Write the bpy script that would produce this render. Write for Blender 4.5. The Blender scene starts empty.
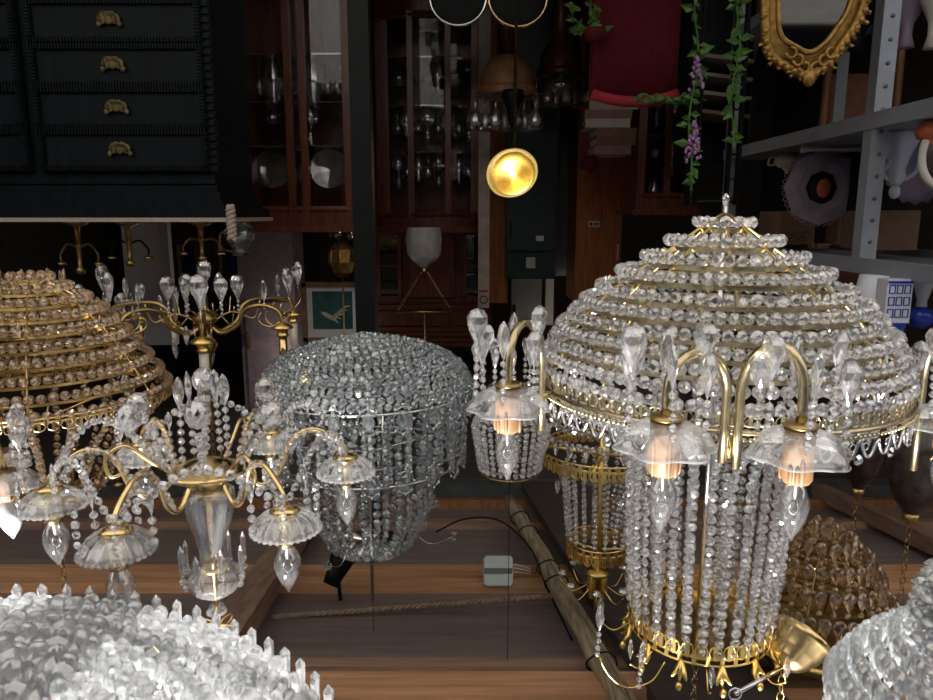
import bpy, math, random
from mathutils import Vector, Matrix, Euler
PI = math.pi
R = random.Random(7)
SC = bpy.context.scene
COL = SC.collection

# ------------------------------------------------------------------ camera
# The photograph was taken with the camera upside down (rolled 180 degrees).
EYE = Vector((0, 0, 1.55)); FPX = 720.0; PITCH = math.radians(10.6)
cam_d = bpy.data.cameras.new('camera'); cam = bpy.data.objects.new('camera', cam_d); COL.objects.link(cam)
cam_d.sensor_fit = 'HORIZONTAL'; cam_d.sensor_width = 36; cam_d.lens = 36*FPX/933; cam_d.clip_start = .02
cam.matrix_world = Matrix.Translation(EYE) @ Matrix.Rotation(PI/2+PITCH, 4, 'X') @ Matrix.Rotation(PI, 4, 'Z')
SC.camera = cam

# ------------------------------------------------------------------ sky, sun, exposure
w = bpy.data.worlds.new('sky'); SC.world = w; w.use_nodes = True
nt = w.node_tree; nt.nodes.clear()
sky = nt.nodes.new('ShaderNodeTexSky'); sky.sky_type = 'NISHITA'; sky.sun_disc = False
sky.sun_elevation = math.radians(58); sky.sun_rotation = math.radians(200); sky.dust_density = 2.0
bg = nt.nodes.new('ShaderNodeBackground'); wo = nt.nodes.new('ShaderNodeOutputWorld')
bg.inputs[1].default_value = 0.055
hs = nt.nodes.new('ShaderNodeHueSaturation'); hs.inputs['Saturation'].default_value = .45
nt.links.new(sky.outputs[0], hs.inputs['Color']); nt.links.new(hs.outputs[0], bg.inputs[0]); nt.links.new(bg.outputs[0], wo.inputs[0])
sd = bpy.data.lights.new('sun', 'SUN'); sd.energy = 30.0; sd.angle = math.radians(1.2); sd.color = (1, .96, .9)
sun = bpy.data.objects.new('sun', sd); COL.objects.link(sun)
sun.rotation_euler = Vector((-.22, .52, -.85)).to_track_quat('-Z', 'Y').to_euler()
sun.location = (2, -4, 7)
SC.view_settings.view_transform = 'Standard'; SC.view_settings.look = 'None'
SC.view_settings.gamma = 1; SC.view_settings.exposure = 0.0; SC.view_settings.use_curve_mapping = False
SC.cycles.max_bounces = 12; SC.cycles.transmission_bounces = 9; SC.cycles.glossy_bounces = 4
SC.cycles.diffuse_bounces = 3; SC.cycles.transparent_max_bounces = 12
SC.cycles.caustics_reflective = False; SC.cycles.caustics_refractive = False
SC.cycles.sample_clamp_indirect = 10

# ------------------------------------------------------------------ helpers
def ray(px, py):
    u = (px-466.5)/FPX; v = (350-py)/FPX
    c, s = math.cos(PITCH), math.sin(PITCH)
    return Vector((-u, c+v*s, s-v*c))
def P(px, py, Y):
    d = ray(px, py); return EYE + d*(Y/d.y)
def S(py, Y):            # metres per pixel at image row py, distance Y
    return Y/ray(466, py).y/FPX
def ZY(py, Y): return P(466, py, Y).z

def node_mat(name, col=(.8,.8,.8), rough=.5, metal=0, var=0, scale=20, wood=None, trans=0, ior=1.45, emit=None, es=0, bump=0, spec=.5, alpha=None):
    m = bpy.data.materials.new(name); m.use_nodes = True; n = m.node_tree.nodes; l = m.node_tree.links
    b = n['Principled BSDF']; b.inputs['Base Color'].default_value = (*col, 1)
    b.inputs['Roughness'].default_value = rough; b.inputs['Metallic'].default_value = metal
    b.inputs['Transmission Weight'].default_value = trans; b.inputs['IOR'].default_value = ior
    b.inputs['Specular IOR Level'].default_value = spec
    if emit: b.inputs['Emission Color'].default_value = (*emit, 1); b.inputs['Emission Strength'].default_value = es
    tc = n.new('ShaderNodeTexCoord')
    if wood or var:
        mp = n.new('ShaderNodeMapping'); mp.inputs['Scale'].default_value = wood or (1, 1, 1)
        nz = n.new('ShaderNodeTexNoise'); nz.inputs['Scale'].default_value = scale; nz.inputs['Detail'].default_value = 4
        l.new(tc.outputs['Object'], mp.inputs[0]); l.new(mp.outputs[0], nz.inputs['Vector'])
        r = n.new('ShaderNodeValToRGB'); k = var or .45
        r.color_ramp.elements[0].position = .3; r.color_ramp.elements[1].position = .72
        r.color_ramp.elements[0].color = (*[c*(1-k) for c in col], 1)
        r.color_ramp.elements[1].color = (*[min(1, c*(1+k)) for c in col], 1)
        l.new(nz.outputs['Fac'], r.inputs[0]); l.new(r.outputs[0], b.inputs['Base Color'])
        if bump:
            bp = n.new('ShaderNodeBump'); bp.inputs['Strength'].default_value = bump; bp.inputs['Distance'].default_value = .004
            l.new(nz.outputs['Fac'], bp.inputs['Height']); l.new(bp.outputs[0], b.inputs['Normal'])
    return m

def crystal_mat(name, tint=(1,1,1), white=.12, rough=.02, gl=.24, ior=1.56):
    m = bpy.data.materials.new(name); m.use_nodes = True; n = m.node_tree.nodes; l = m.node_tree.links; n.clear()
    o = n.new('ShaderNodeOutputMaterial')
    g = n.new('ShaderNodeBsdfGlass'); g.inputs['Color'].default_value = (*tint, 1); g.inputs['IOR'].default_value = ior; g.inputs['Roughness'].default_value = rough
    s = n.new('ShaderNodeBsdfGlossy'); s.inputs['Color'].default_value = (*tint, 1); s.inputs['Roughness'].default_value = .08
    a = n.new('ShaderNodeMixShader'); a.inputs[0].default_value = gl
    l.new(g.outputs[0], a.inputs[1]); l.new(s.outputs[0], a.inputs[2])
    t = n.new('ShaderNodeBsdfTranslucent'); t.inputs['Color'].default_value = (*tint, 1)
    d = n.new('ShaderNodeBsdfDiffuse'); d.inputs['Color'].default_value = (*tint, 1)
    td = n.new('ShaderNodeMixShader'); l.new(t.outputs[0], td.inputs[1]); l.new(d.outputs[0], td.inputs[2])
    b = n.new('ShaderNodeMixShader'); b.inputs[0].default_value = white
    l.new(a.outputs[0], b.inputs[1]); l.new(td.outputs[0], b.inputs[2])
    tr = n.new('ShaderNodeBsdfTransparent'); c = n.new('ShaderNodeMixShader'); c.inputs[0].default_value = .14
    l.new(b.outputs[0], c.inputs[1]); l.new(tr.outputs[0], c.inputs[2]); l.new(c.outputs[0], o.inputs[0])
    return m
def clear_mat(name, tint=(1,1,1), gl=.12, white=0, rough=.03):   # thin blown glass / panes: transparent with a sheen
    m = bpy.data.materials.new(name); m.use_nodes = True; n = m.node_tree.nodes; l = m.node_tree.links; n.clear()
    o = n.new('ShaderNodeOutputMaterial'); tr = n.new('ShaderNodeBsdfTransparent'); tr.inputs[0].default_value = (*tint, 1)
    s = n.new('ShaderNodeBsdfGlossy'); s.inputs['Roughness'].default_value = rough
    lw = n.new('ShaderNodeLayerWeight'); lw.inputs[0].default_value = .35
    mt = n.new('ShaderNodeMath'); mt.operation = 'MULTIPLY_ADD'; mt.inputs[1].default_value = .75; mt.inputs[2].default_value = gl
    mt.use_clamp = True
    l.new(lw.outputs['Facing'], mt.inputs[0])
    a = n.new('ShaderNodeMixShader'); l.new(mt.outputs[0], a.inputs[0]); l.new(tr.outputs[0], a.inputs[1]); l.new(s.outputs[0], a.inputs[2])
    d = n.new('ShaderNodeBsdfDiffuse'); d.inputs[0].default_value = (.9, .93, .95, 1)
    b = n.new('ShaderNodeMixShader'); b.inputs[0].default_value = white
    l.new(a.outputs[0], b.inputs[1]); l.new(d.outputs[0], b.inputs[2]); l.new(b.outputs[0], o.inputs[0])
    return m

MAT = dict(
    crystal=crystal_mat('cut_crystal', (.98, .985, 1), white=.03),
    glare=crystal_mat('glare_whitened_crystal', (.97, .985, 1), white=.24, gl=.25),  # white mixed into the crystal imitates sun glare on the two nearest chandeliers
    shade_smoke=crystal_mat('shade_grey_crystal', (.86, .9, .92), white=.06, gl=.25),  # grey tint puts shade into the drum's clear crystal; the jug is smoky
    amber=crystal_mat('warm_crystal', (.86, .76, .64), white=.04, gl=.2),
    glass=clear_mat('blown_glass', gl=.10, white=.06),
    pane=clear_mat('window_glass', gl=.02, rough=.0),
    bulb=clear_mat('bulb_glass', gl=.18, white=.02),
    opal=node_mat('opal_glass', (.5, .51, .54), .2),
    brass=node_mat('brass', (.68, .50, .24), .2, 1, var=.18, scale=60),
    dullbrass=node_mat('grey_brass', (.50, .42, .26), .25, 1, var=.2, scale=60),
    gold=node_mat('gilt', (.95, .66, .22), .28, 1, var=.15, scale=80),
    tarnish=node_mat('tarnished_brass', (.16, .13, .05), .6, .5, var=.4),
    antique=node_mat('antique_gilding', (.26, .15, .04), .45, .8, var=.4, scale=70),
    oldbrass=node_mat('aged_brass', (.42, .30, .12), .35, 1, var=.3, scale=50),
    chrome=node_mat('chrome', (.7, .72, .74), .15, 1, var=.1, scale=40),
    sleeve=node_mat('wax_drip_sleeve', (.15, .078, .036), .55, wood=(30, 30, 3), scale=3, var=.3),
    cream=node_mat('cream_sleeve', (.75, .70, .58), .5, var=.08),
    filament=node_mat('filament_mount', (.6, .6, .6), .3, 1, var=.1),
    plank=node_mat('orange_plank', (.62, .34, .18), .6, wood=(1.0, 18, 18), scale=4, var=.22, bump=.3),
    dark_plank=node_mat('dark_brown_board', (.23, .175, .16), .65, wood=(1.5, 12, 12), scale=3, var=.15, bump=.2),
    joist=node_mat('brown_joist', (.36, .22, .16), .6, wood=(1.2, 14, 14), scale=4, var=.3, bump=.3),
    rafter=node_mat('rafter_wood', (.30, .19, .14), .65, wood=(12, 1.2, 12), scale=4, var=.35, bump=.4),
    bamboo=node_mat('weathered_pole', (.34, .27, .18), .6, wood=(20, 2, 20), scale=5, var=.5, bump=.5),
    steel=node_mat('grey_painted_steel', (.12, .13, .14), .45, .3, var=.2),
    rack=node_mat('grey_rack_enamel', (.27, .29, .33), .45, .1, var=.08),
    black=node_mat('black_paint', (.006, .007, .008), .5, spec=.2, var=.3),
    ebony=node_mat('blue_black_lacquer', (.005, .008, .011), .5, spec=.15, wood=(10, 10, 1), scale=4, var=.4),
    mahogany=node_mat('mahogany', (.13, .035, .018), .3, wood=(14, 14, 1.5), scale=4, var=.45),
    redwood=node_mat('red_brown_panel', (.17, .045, .03), .4, wood=(14, 14, 1.5), scale=4, var=.35),
    orangewood=node_mat('orange_wood', (.42, .13, .04), .4, wood=(14, 14, 1.5), scale=4, var=.3),
    cork=node_mat('warm_oak', (.30, .14, .06), .45, wood=(14, 14, 1.5), scale=4, var=.3),
    green=node_mat('dark_green_enamel', (.008, .035, .03), .4, var=.2),
    grey=node_mat('grey_enamel', (.30, .32, .34), .5, var=.1),
    white=node_mat('white_card', (.75, .75, .78), .6, var=.05),
    linen=node_mat('beige_trim', (.50, .43, .36), .8, var=.15, scale=200),
    red=node_mat('crimson_velvet', (.11, .003, .010), .9, var=.2, scale=30),
    pink=node_mat('pink_piping', (.42, .03, .05), .8, var=.15),
    leaf=node_mat('silk_leaf', (.10, .22, .05), .6, var=.4),
    lilac=node_mat('lilac_petal', (.50, .22, .55), .6, var=.2),
    blue=node_mat('cobalt_glaze', (.02, .05, .38), .2, var=.25),
    porcelain=node_mat('white_porcelain', (.70, .74, .82), .2, var=.04),
    card=node_mat('cardboard', (.22, .13, .085), .8, var=.12),
    ink=node_mat('dark_ink', (.06, .04, .03), .7, var=.1),
    terracotta=node_mat('orange_glaze', (.50, .12, .05), .3, var=.2),
    plaster=node_mat('dark_shop_wall', (.07, .06, .055), .8, var=.2),
    floor=node_mat('shop_floor', (.05, .045, .04), .6, var=.2),
    pave=node_mat('street_paving', (.17, .165, .16), .8, var=.15, scale=6),
    soffit=node_mat('soffit_boards', (.055, .042, .038), .7, wood=(1.5, 12, 12), scale=3, var=.25),
    teal=node_mat('teal_picture', (.02, .10, .10), .5, var=.5, scale=12),
    bird=node_mat('pale_bird_paint', (.6, .62, .45), .6, var=.1),
    frame=node_mat('old_wood_frame', (.25, .14, .07), .5, var=.3),
    ivory=node_mat('ivory_ceramic', (.62, .58, .50), .35, var=.1),
    pattern=node_mat('brown_patterned_glass', (.05, .03, .024), .25, var=.6, scale=35),
    vase=node_mat('taupe_patterned_shade', (.07, .05, .045), .35, var=.7, scale=45),
    lampshade=node_mat('frosted_shade', (.55, .54, .52), .35, var=.12, scale=25),
    mirror=node_mat('mirror_silver', (.06, .06, .06), .03, 1, var=.02),
    lamp_on=node_mat('glowing_bulb', (1, .8, .4), .5, emit=(1, .72, .25), es=2.5),
    lilacplate=node_mat('lilac_lace_ceramic', (.32, .26, .33), .4, var=.2),
    grey_plastic=node_mat('pale_plastic', (.62, .70, .68), .45, var=.05),
    rope=node_mat('rope', (.36, .26, .20), .9, var=.3, scale=120),
    blocker=node_mat('sky_blocker', (.20, .18, .16), .8, var=.2, scale=3),  # surface of the added wall that blocks low sky
    paper=node_mat('book_paper', (.50, .44, .37), .8, var=.2),
    booka=node_mat('brown_book_cloth', (.28, .14, .09), .7, var=.2),
    plum=node_mat('dusty_rose_card', (.34, .19, .17), .7, var=.2),
)

class MB:
    def __init__(s): s.v = []; s.f = []; s.sm = []
    def add(s, vs, fs, mx=None, smooth=False):
        o = len(s.v)
        s.v += [tuple(mx @ Vector(q)) for q in vs] if mx is not None else [tuple(q) for q in vs]
        s.f += [tuple(i+o for i in f) for f in fs]; s.sm += [smooth]*len(fs); return s
    def box(s, c, d, rot=None, bev=0):
        x, y, z = d[0]/2, d[1]/2, d[2]/2
        vs = [(i*x, j*y, k*z) for i in (-1, 1) for j in (-1, 1) for k in (-1, 1)]
        fs = [(0,1,3,2), (4,6,7,5), (0,4,5,1), (2,3,7,6), (0,2,6,4), (1,5,7,3)]
        m = Matrix.Translation(Vector(c))
        if rot: m = m @ Euler(rot).to_matrix().to_4x4()
        return s.add(vs, fs, m)
    def lathe(s, prof, n=20, c=(0,0,0), rot=None, scallop=0, lobes=0, smooth=True, a0=0, a1=2*PI, mx=None):
        m = Matrix.Translation(Vector(c))
        if rot is not None: m = m @ (rot if isinstance(rot, Matrix) else Euler(rot).to_matrix().to_4x4())
        if mx is not None: m = mx
        full = abs(a1-a0-2*PI) < 1e-6; cols = n if full else n+1
        vs = []; rm = max(p[0] for p in prof) or 1
        for r, z in prof:
            for i in range(cols):
                a = a0+(a1-a0)*i/n; rr = r*(1+scallop*math.cos(lobes*a)*(r/rm)**2)
                vs.append((rr*math.cos(a), rr*math.sin(a), z))
        fs = []
        for k in range(len(prof)-1):
            for i in range(n if full else n):
                j = (i+1) % cols if full else i+1
                fs.append((k*cols+i, k*cols+j, (k+1)*cols+j, (k+1)*cols+i))
        return s.add(vs, fs, m, smooth)
    def tube(s, pts, r, n=8, closed=False, smooth=True):
        pts = [Vector(p) for p in pts]; L = len(pts); vs = []; up = None
        rs = r if isinstance(r, (list, tuple)) else [r]*L
        for i, p in enumerate(pts):
            if closed: t = pts[(i+1) % L]-pts[i-1]
            else: t = pts[min(i+1, L-1)]-pts[max(i-1, 0)]
            if t.length < 1e-9: t = Vector((0,0,1))
            t.normalize()
            if up is None: up = Vector((0,0,1)) if abs(t.z) < .9 else Vector((1,0,0))
            b = t.cross(up)
            if b.length < 1e-6: b = t.orthogonal()
            b.normalize(); up = b.cross(t).normalized()
            for k in range(n):
                a = 2*PI*k/n; vs.append(p+(b*math.cos(a)+up*math.sin(a))*rs[i])
        fs = []
        for i in range(L if closed else L-1):
            j = (i+1) % L
            for k in range(n): fs.append((i*n+k, i*n+(k+1) % n, j*n+(k+1) % n, j*n+k))
        if not closed: fs += [tuple(range(n))[::-1], tuple((L-1)*n+k for k in range(n))]
        return s.add(vs, fs, None, smooth)
    def tmpl(s, t, mx): return s.add(t[0], t[1], mx)
    def ellipsoid(s, c, d, n=12, m=8, rot=None):
        pr = [(math.sin(PI*k/m) or 0, -math.cos(PI*k/m)) for k in range(m+1)]
        mt = Matrix.Translation(Vector(c)) @ ((Euler(rot).to_matrix().to_4x4()) if rot else Matrix()) @ Matrix.Diagonal((*d, 1))
        return s.lathe(pr, n, mx=mt)
    def mesh(s, name, mat):
        me = bpy.data.meshes.new(name); me.from_pydata(s.v, [], s.f); me.update()
        me.polygons.foreach_set('use_smooth', s.sm); me.materials.append(MAT[mat]); return me
    def build(s, name, mat, parent=None, loc=None):
        o = bpy.data.objects.new(name, s.mesh(name, mat)); COL.objects.link(o)
        if parent: o.parent = parent
        if loc is not None: o.location = loc
        return o

def tag(o, label, cat, group=None, kind=None):
    o['label'] = label; o['category'] = cat
    if group: o['group'] = group
    if kind: o['kind'] = kind
    return o
def thing(name, loc, label, cat, group=None, rotz=0):
    o = bpy.data.objects.new(name, None); COL.objects.link(o); o.location = loc; o.rotation_euler = (0, 0, rotz)
    o.empty_display_size = .05
    return tag(o, label, cat, group)
def struct(name, mb, mat):
    o = mb.build(name, mat); o['kind'] = 'structure'; return o
def share(name, me, parent, loc, rot=None, sc=1, label=None):
    o = bpy.data.objects.new(name, me); COL.objects.link(o); o.parent = parent; o.location = loc
    if rot is not None: o.rotation_euler = rot
    o.scale = (sc, sc, sc) if not isinstance(sc, tuple) else sc
    if label: o['label'] = label
    return o
def catmull(pts, k=6):
    pts = [Vector(p) for p in pts]; q = [2*pts[0]-pts[1]]+pts+[2*pts[-1]-pts[-2]]; out = []
    for i in range(1, len(q)-2):
        a, b, c, d = q[i-1:i+3]
        for j in range(k):
            t = j/k
            out.append(.5*((2*b)+(c-a)*t+(2*a-5*b+4*c-d)*t*t+(3*b-a-3*c+d)*t**3))
    return out+[pts[-1]]
def rot_m(rx=0, ry=0, rz=0): return Euler((rx, ry, rz)).to_matrix().to_4x4()

# faceted crystal templates (unit size)
def lens(n=8, th=.55, tab=.5):
    vs = []; fs = []
    for r, z in ((tab, -th), (1, -.08), (1, .08), (tab, th)):
        off = PI/n if r == tab else 0
        for i in range(n): a = 2*PI*i/n+off; vs.append((r*math.cos(a), r*math.sin(a), z))
    for k in range(3):
        for i in range(n):
            j = (i+1) % n
            if k == 1: fs.append((k*n+i, k*n+j, (k+1)*n+j, (k+1)*n+i))
            elif k == 0: fs += [(i, n+(i+1) % n, n+i), (i, j, n+(i+1) % n)]
            else: fs += [(2*n+i, 2*n+j, 3*n+i), (2*n+j, 3*n+j, 3*n+i)]
    fs += [tuple(range(n))[::-1], tuple(3*n+i for i in range(n))]
    return vs, fs
def solid(prof, n=8, flat=1.0, twist=True):   # faceted body of revolution along z, squashed in y
    vs = []; fs = []
    for k, (r, z) in enumerate(prof):
        for i in range(n):
            a = 2*PI*(i+(.5*(k % 2) if twist else 0))/n; vs.append((r*math.cos(a), r*math.sin(a)*flat, z))
    for k in range(len(prof)-1):
        for i in range(n):
            j = (i+1) % n; a, b, c, d = k*n+i, k*n+j, (k+1)*n+j, (k+1)*n+i
            if not twist: fs.append((a, b, c, d))
            elif k % 2 == 0: fs += [(a, b, d), (b, c, d)]
            else: fs += [(a, b, c), (a, c, d)]
    fs += [tuple(range(n))[::-1], tuple((len(prof)-1)*n+i for i in range(n))]
    return vs, fs
OCT = lens()
BALL = solid([(.25, -.97), (.72, -.68), (1, -.2), (1, .2), (.72, .68), (.25, .97)], 8)
PEAR = solid([(.06, -1.0), (.38, -.88), (.60, -.55), (.58, -.15), (.40, .3), (.2, .72), (.06, 1.0)], 9, .6)
ALMOND = solid([(.03, -1.0), (.22, -.75), (.34, -.3), (.36, .05), (.24, .5), (.08, .9), (.03, 1.0)], 8, .6)
SPEAR = solid([(.02, -1.0), (.20, -.62), (.17, .55), (.2, .8), (.03, 1.0)], 6, .9, False)
GLOBE = solid([(.12, -1.0), (.5, -.86), (.86, -.5), (1, 0), (.86, .5), (.5, .86), (.12, 1.0)], 10)
def tm(loc, sc, rz=0, rx=0, ry=0):
    sc = sc if isinstance(sc, tuple) else (sc, sc, sc)
    return Matrix.Translation(Vector(loc)) @ rot_m(rx, ry, rz) @ Matrix.Diagonal((*sc, 1))
def unit_mesh(name, t, mat):
    m = MB(); m.tmpl(t, Matrix()); return m.mesh(name, mat)
UM = {}
def um(kind, mat):
    k = (kind, mat)
    if k not in UM: UM[k] = unit_mesh('crystal_'+kind, dict(pear=PEAR, almond=ALMOND, spear=SPEAR, globe=GLOBE, oct=OCT, ball=BALL)[kind], mat)
    return UM[k]

def bead_ring(mb, r, z, br, t=OCT, gap=2.0, jit=.35, a0=0, a1=2*PI, c=(0,0)):
    n = max(5, int((a1-a0)*r/(br*gap)))
    for i in range(n):
        a = a0+(a1-a0)*i/n
        x, y = c[0]+r*math.cos(a), c[1]+r*math.sin(a)
        s = br*R.uniform(.9, 1.08)
        mb.tmpl(t, tm((x, y, z+R.uniform(-.1, .1)*br), s, a+PI/2+R.uniform(-jit, jit), PI/2+R.uniform(-jit, jit)))
def strand(mb, pts, br, t=OCT, gap=2.15, jit=.5, wire=True):
    pts = [Vector(p) for p in pts]; d = 0; step = br*gap; nxt = 0
    for a, b in zip(pts, pts[1:]):
        L = (b-a).length
        while nxt <= d+L:
            p = a+(b-a)*((nxt-d)/max(L, 1e-9)); ang = math.atan2(p.y, p.x)
            mb.tmpl(t, tm(p, br*R.uniform(.9, 1.08), ang+PI/2+R.uniform(-jit, jit), PI/2+R.uniform(-.3, .3)))
            nxt += step
        d += L
def ring_tube(r, z, n=48, c=(0,0)): return [(c[0]+r*math.cos(2*PI*i/n), c[1]+r*math.sin(2*PI*i/n), z) for i in range(n)]
def band(r, z0, z1, th=.0015, n=64):
    return MB().lathe([(r, z0), (r+th, z0), (r+th, z1), (r, z1), (r, z0)], n, smooth=False)
def filigree(r, z0, z1, n=40, w=.0012, style=0):     # pierced lace band of loops
    m = MB(); h = z1-z0
    m.tube(ring_tube(r, z1), w*1.3, 5, True)
    m.tube(ring_tube(r, z1-h*.32), w, 5, True)
    for i in range(n):
        a = 2*PI*i/n; da = PI/n*.92
        pts = []
        for k in range(8):
            q = 2*PI*k/8; aa = a+da*math.cos(q); zz = z0+h*.36+h*.36*math.sin(q)
            pts.append((r*math.cos(aa), r*math.sin(aa), zz))
        m.tube(pts, w, 4, True)
        m.box((r*math.cos(a), r*math.sin(a), z0+h*.36), (h*.22, w*2, h*.62), (0, 0, a+PI/2))
        a += PI/n
        m.box((r*math.cos(a), r*math.sin(a), z0+h*.75), (h*.18, w*2, h*.5), (0, 0, a+PI/2))
    return m
def chain_mb(z0, z1, w=.006, r=.0012):
    m = MB(); n = max(1, int((z1-z0)/(w*2.4))); s = (z1-z0)/n
    n2 = min(n, 60); s = (z1-z0)/n2
    for i in range(n2):
        c = z0+s*(i+.5); pts = []
        for k in range(8):
            a = 2*PI*k/8; x = w*math.cos(a); z = c+(s*.62)*math.sin(a)
            pts.append((x, 0, z) if i % 2 else (0, x, z))
        m.tube(pts, r, 4, True)
    return m
CEIL0 = EYE.z+.745
def ceil_z(Y): return CEIL0+.16*Y if Y < 3.16 else 2.80
def hang(root, z_local, mat='oldbrass', top=None, wire=False):
    zt = (top if top is not None else ceil_z(root.location.y)-.004)-root.location.z
    if wire:
        MB().tube([(0, 0, z_local), (0, 0, zt)], .0008, 5).build('hanging_wire', mat, root); return
    chain_mb(z_local, zt).build('chain', mat, root)
    MB().lathe([(0, zt), (.03, zt), (.028, zt-.012), (.008, zt-.022), (0, zt-.022)], 16).build('ceiling_hook', mat, root)

# ------------------------------------------------------------------ the setting
XR, XL = -2.7, 2.7            # world x of the photo's right and left
struct('floor', MB().box((0, 3.8, -.05), (5.6, 5.6, .1)), 'floor')
struct('ground', MB().box((0, -7, -.06), (40, 16, .1)), 'pave')
struct('wall_back', MB().box((0, 6.65, 1.45), (5.6, .1, 2.9)), 'plaster')
struct('wall_left', MB().box((XL+.05, 3.85, 1.45), (.1, 5.6, 2.9)), 'plaster')
struct('wall_right', MB().box((XR-.05, 3.85, 1.45), (.1, 5.6, 2.9)), 'plaster')
struct('ceiling', MB().box((0, 4.93, 2.86), (5.6, 3.5, .1)), 'plaster')
struct('sky_blocking_wall', MB().box((0, -5.5, 2.4), (16, .2, 4.8)), 'blocker')  # unseen facade added to block low sky, darkening shop and crystal reflections
for sx in (-4, -1.2, 1.8, 4.6):
    o = MB().box((sx, -5.39, 1.9), (1.3, .04, 1.5)).build('blocker_window', 'black'); o['kind'] = 'structure'  # dark windows on the added sky-blocking wall
# sloping plank roof of the stall: soffit boards with joists across and rafters towards the street
SL = math.atan(.16)
ROOF0 = 1.02
m = MB()
y0, y1 = ROOF0, 3.2
m.box((0, (y0+y1)/2, CEIL0+.16*(y0+y1)/2+.06), (5.4, (y1-y0)/math.cos(SL), .03), (SL, 0, 0))
struct('ceiling_boards', m, 'dark_plank')
def jz(Y): return CEIL0+.16*Y
for i, (Y, hh, dd, mt) in enumerate([(1.36, .045, .075, 'plank'), (1.47, .03, .05, 'joist'), (2.0, .03, .055, 'plank'), (2.10, .035, .06, 'plank'), (2.68, .03, .05, 'joist'), (3.0, .04, .05, 'cork')]):
    t = MB().box((0, Y, jz(Y)+.045-hh/2+.01), (5.3, dd, hh+.02), (SL, 0, 0)).build('ceiling_joist', mt); t['kind'] = 'structure'
struct('trim_1', MB().box((0, 3.16, jz(3.1)+.02), (5.4, .09, .10)), 'steel')
def rafter(name, a, b, w, h, mat, kind='structure', lab=None):
    a, b = Vector(a), Vector(b); d = b-a; mx = d.to_track_quat('Y', 'Z').to_matrix().to_4x4(); mx.translation = (a+b)/2
    m = MB(); x, y, z = w/2, d.length/2, h/2
    m.add([(i*x, j*y, k*z) for i in (-1, 1) for j in (-1, 1) for k in (-1, 1)], [(0,1,3,2), (4,6,7,5), (0,4,5,1), (2,3,7,6), (0,2,6,4), (1,5,7,3)], mx)
    o = m.build(name, mat); o['kind'] = kind; return o
rafter('roof_rafter', P(243, 640, 1.35)+Vector((0, -1.1, -.16*1.1+.025)), P(312, 505, 2.8)+Vector((0, 0, .02)), .085, .06, 'rafter')
rafter('roof_rafter', (-1.6, .3, jz(.3)-.01), (-1.6, 3.1, jz(3.1)-.01), .06, .06, 'rafter')
rafter('roof_rafter', (1.9, .3, jz(.3)-.01), (1.9, 3.1, jz(3.1)-.01), .06, .06, 'rafter')
# weathered pole of split wood running towards the street
pa, pb = P(508, 500, 2.7), P(628, 716, 1.22)
ext = (pb-pa).normalized()
rafter('roof_rafter', pa+Vector((-.20, .25, .035)), pb+ext*.2+Vector((-.20, 0, .012)), .26, .03, 'soffit')
m = MB(); pend = pb+ext*.85
pts = [pa+(pend-pa)*t for t in [i/24 for i in range(25)]]
m.tube([p+Vector((R.uniform(-.003, .003), 0, R.uniform(-.003, .003))) for p in pts], [.020+.002*math.sin(i*2.1) for i in range(25)], 9)
m.tube([p+Vector((-.03, 0, .012+R.uniform(-.002, .002))) for p in pts], [.013+.002*math.sin(i*1.3) for i in range(25)], 7)
pole = m.build('roof_pole', 'bamboo'); tag(pole, 'weathered split-wood pole running across the plank ceiling beside the junction box', 'pole')
m = MB()
for k, fr in enumerate((.10, .17, .31, .36, .55, .72)):
    m = MB(); p = pa+(pend-pa)*fr; m.tube([p+Vector((-.008+.034*math.cos(a), .006*math.sin(2*a), .004+.028*math.sin(a))) for a in [2*PI*i/14 for i in range(14)]], .002, 5, True)
    m.build('wire_tie', 'black', pole)['label'] = 'black wire tie round the pole'
# hanging rail carrying the chandeliers nearest the street
RAILZ = 2.33
rail = MB().tube([(-1.75, .385, RAILZ), (2.0, .385, RAILZ)], .012, 10).tube([(-1.75, .62, RAILZ), (2.0, .62, RAILZ)], .012, 10)
rail = rail.build('hanging_rail', 'steel'); rail['kind'] = 'structure'
m = MB().box((-1.6, .50, RAILZ+.012), (.05, .27, .03)); m.box((1.9, .50, RAILZ+.012), (.05, .27, .03)); o = m.build('rail_bracket', 'steel'); o.parent = rail
for x in (XL-.03, XR+.03):
    o = MB().box((x, ROOF0, 1.24), (.09, .09, 2.48)).build('door_post', 'rafter'); o['kind'] = 'structure'

# rope and cable and junction box on the ceiling
a, b = P(272, 617, 1.79), P(558, 596, 1.83)
m = MB(); n = 140
for s in (0, PI):
    m.tube([a+(b-a)*(i/n)+Vector((0, .004*math.cos(i*1.1+s), .004*math.sin(i*1.1+s)+.0)) for i in range(n+1)], .0052, 5)
tag(m.build('rope', 'rope'), 'twisted brown rope stretched along the ceiling boards', 'rope')
jb = P(498, 571, 2.0)
t = thing('junction_box', jb, 'pale square junction box with dark middle stripe on ceiling joist', 'junction box')
def rbox(w, d, h, r=.012, k=5):
    vs = []; q = []
    for cx, cz, a0 in ((w/2-r, h/2-r, 0), (-w/2+r, h/2-r, PI/2), (-w/2+r, -h/2+r, PI), (w/2-r, -h/2+r, 1.5*PI)):
        for i in range(k+1): a = a0+PI/2*i/k; q.append((cx+r*math.cos(a), cz+r*math.sin(a)))
    n = len(q); vs = [(x, -d/2, z) for x, z in q]+[(x*.94, -d/2-.004, z*.94) for x, z in q]+[(x, d/2, z) for x, z in q]
    fs = [(i, (i+1) % n, (i+1) % n+n, i+n) for i in range(n)]+[(i, (i+1) % n, (i+1) % n+2*n, i+2*n) for i in range(n)]
    fs += [tuple(range(n, 2*n)), tuple(range(2*n, 3*n))]
    return vs, fs
mx = rot_m(.5, 0, 0)
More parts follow.
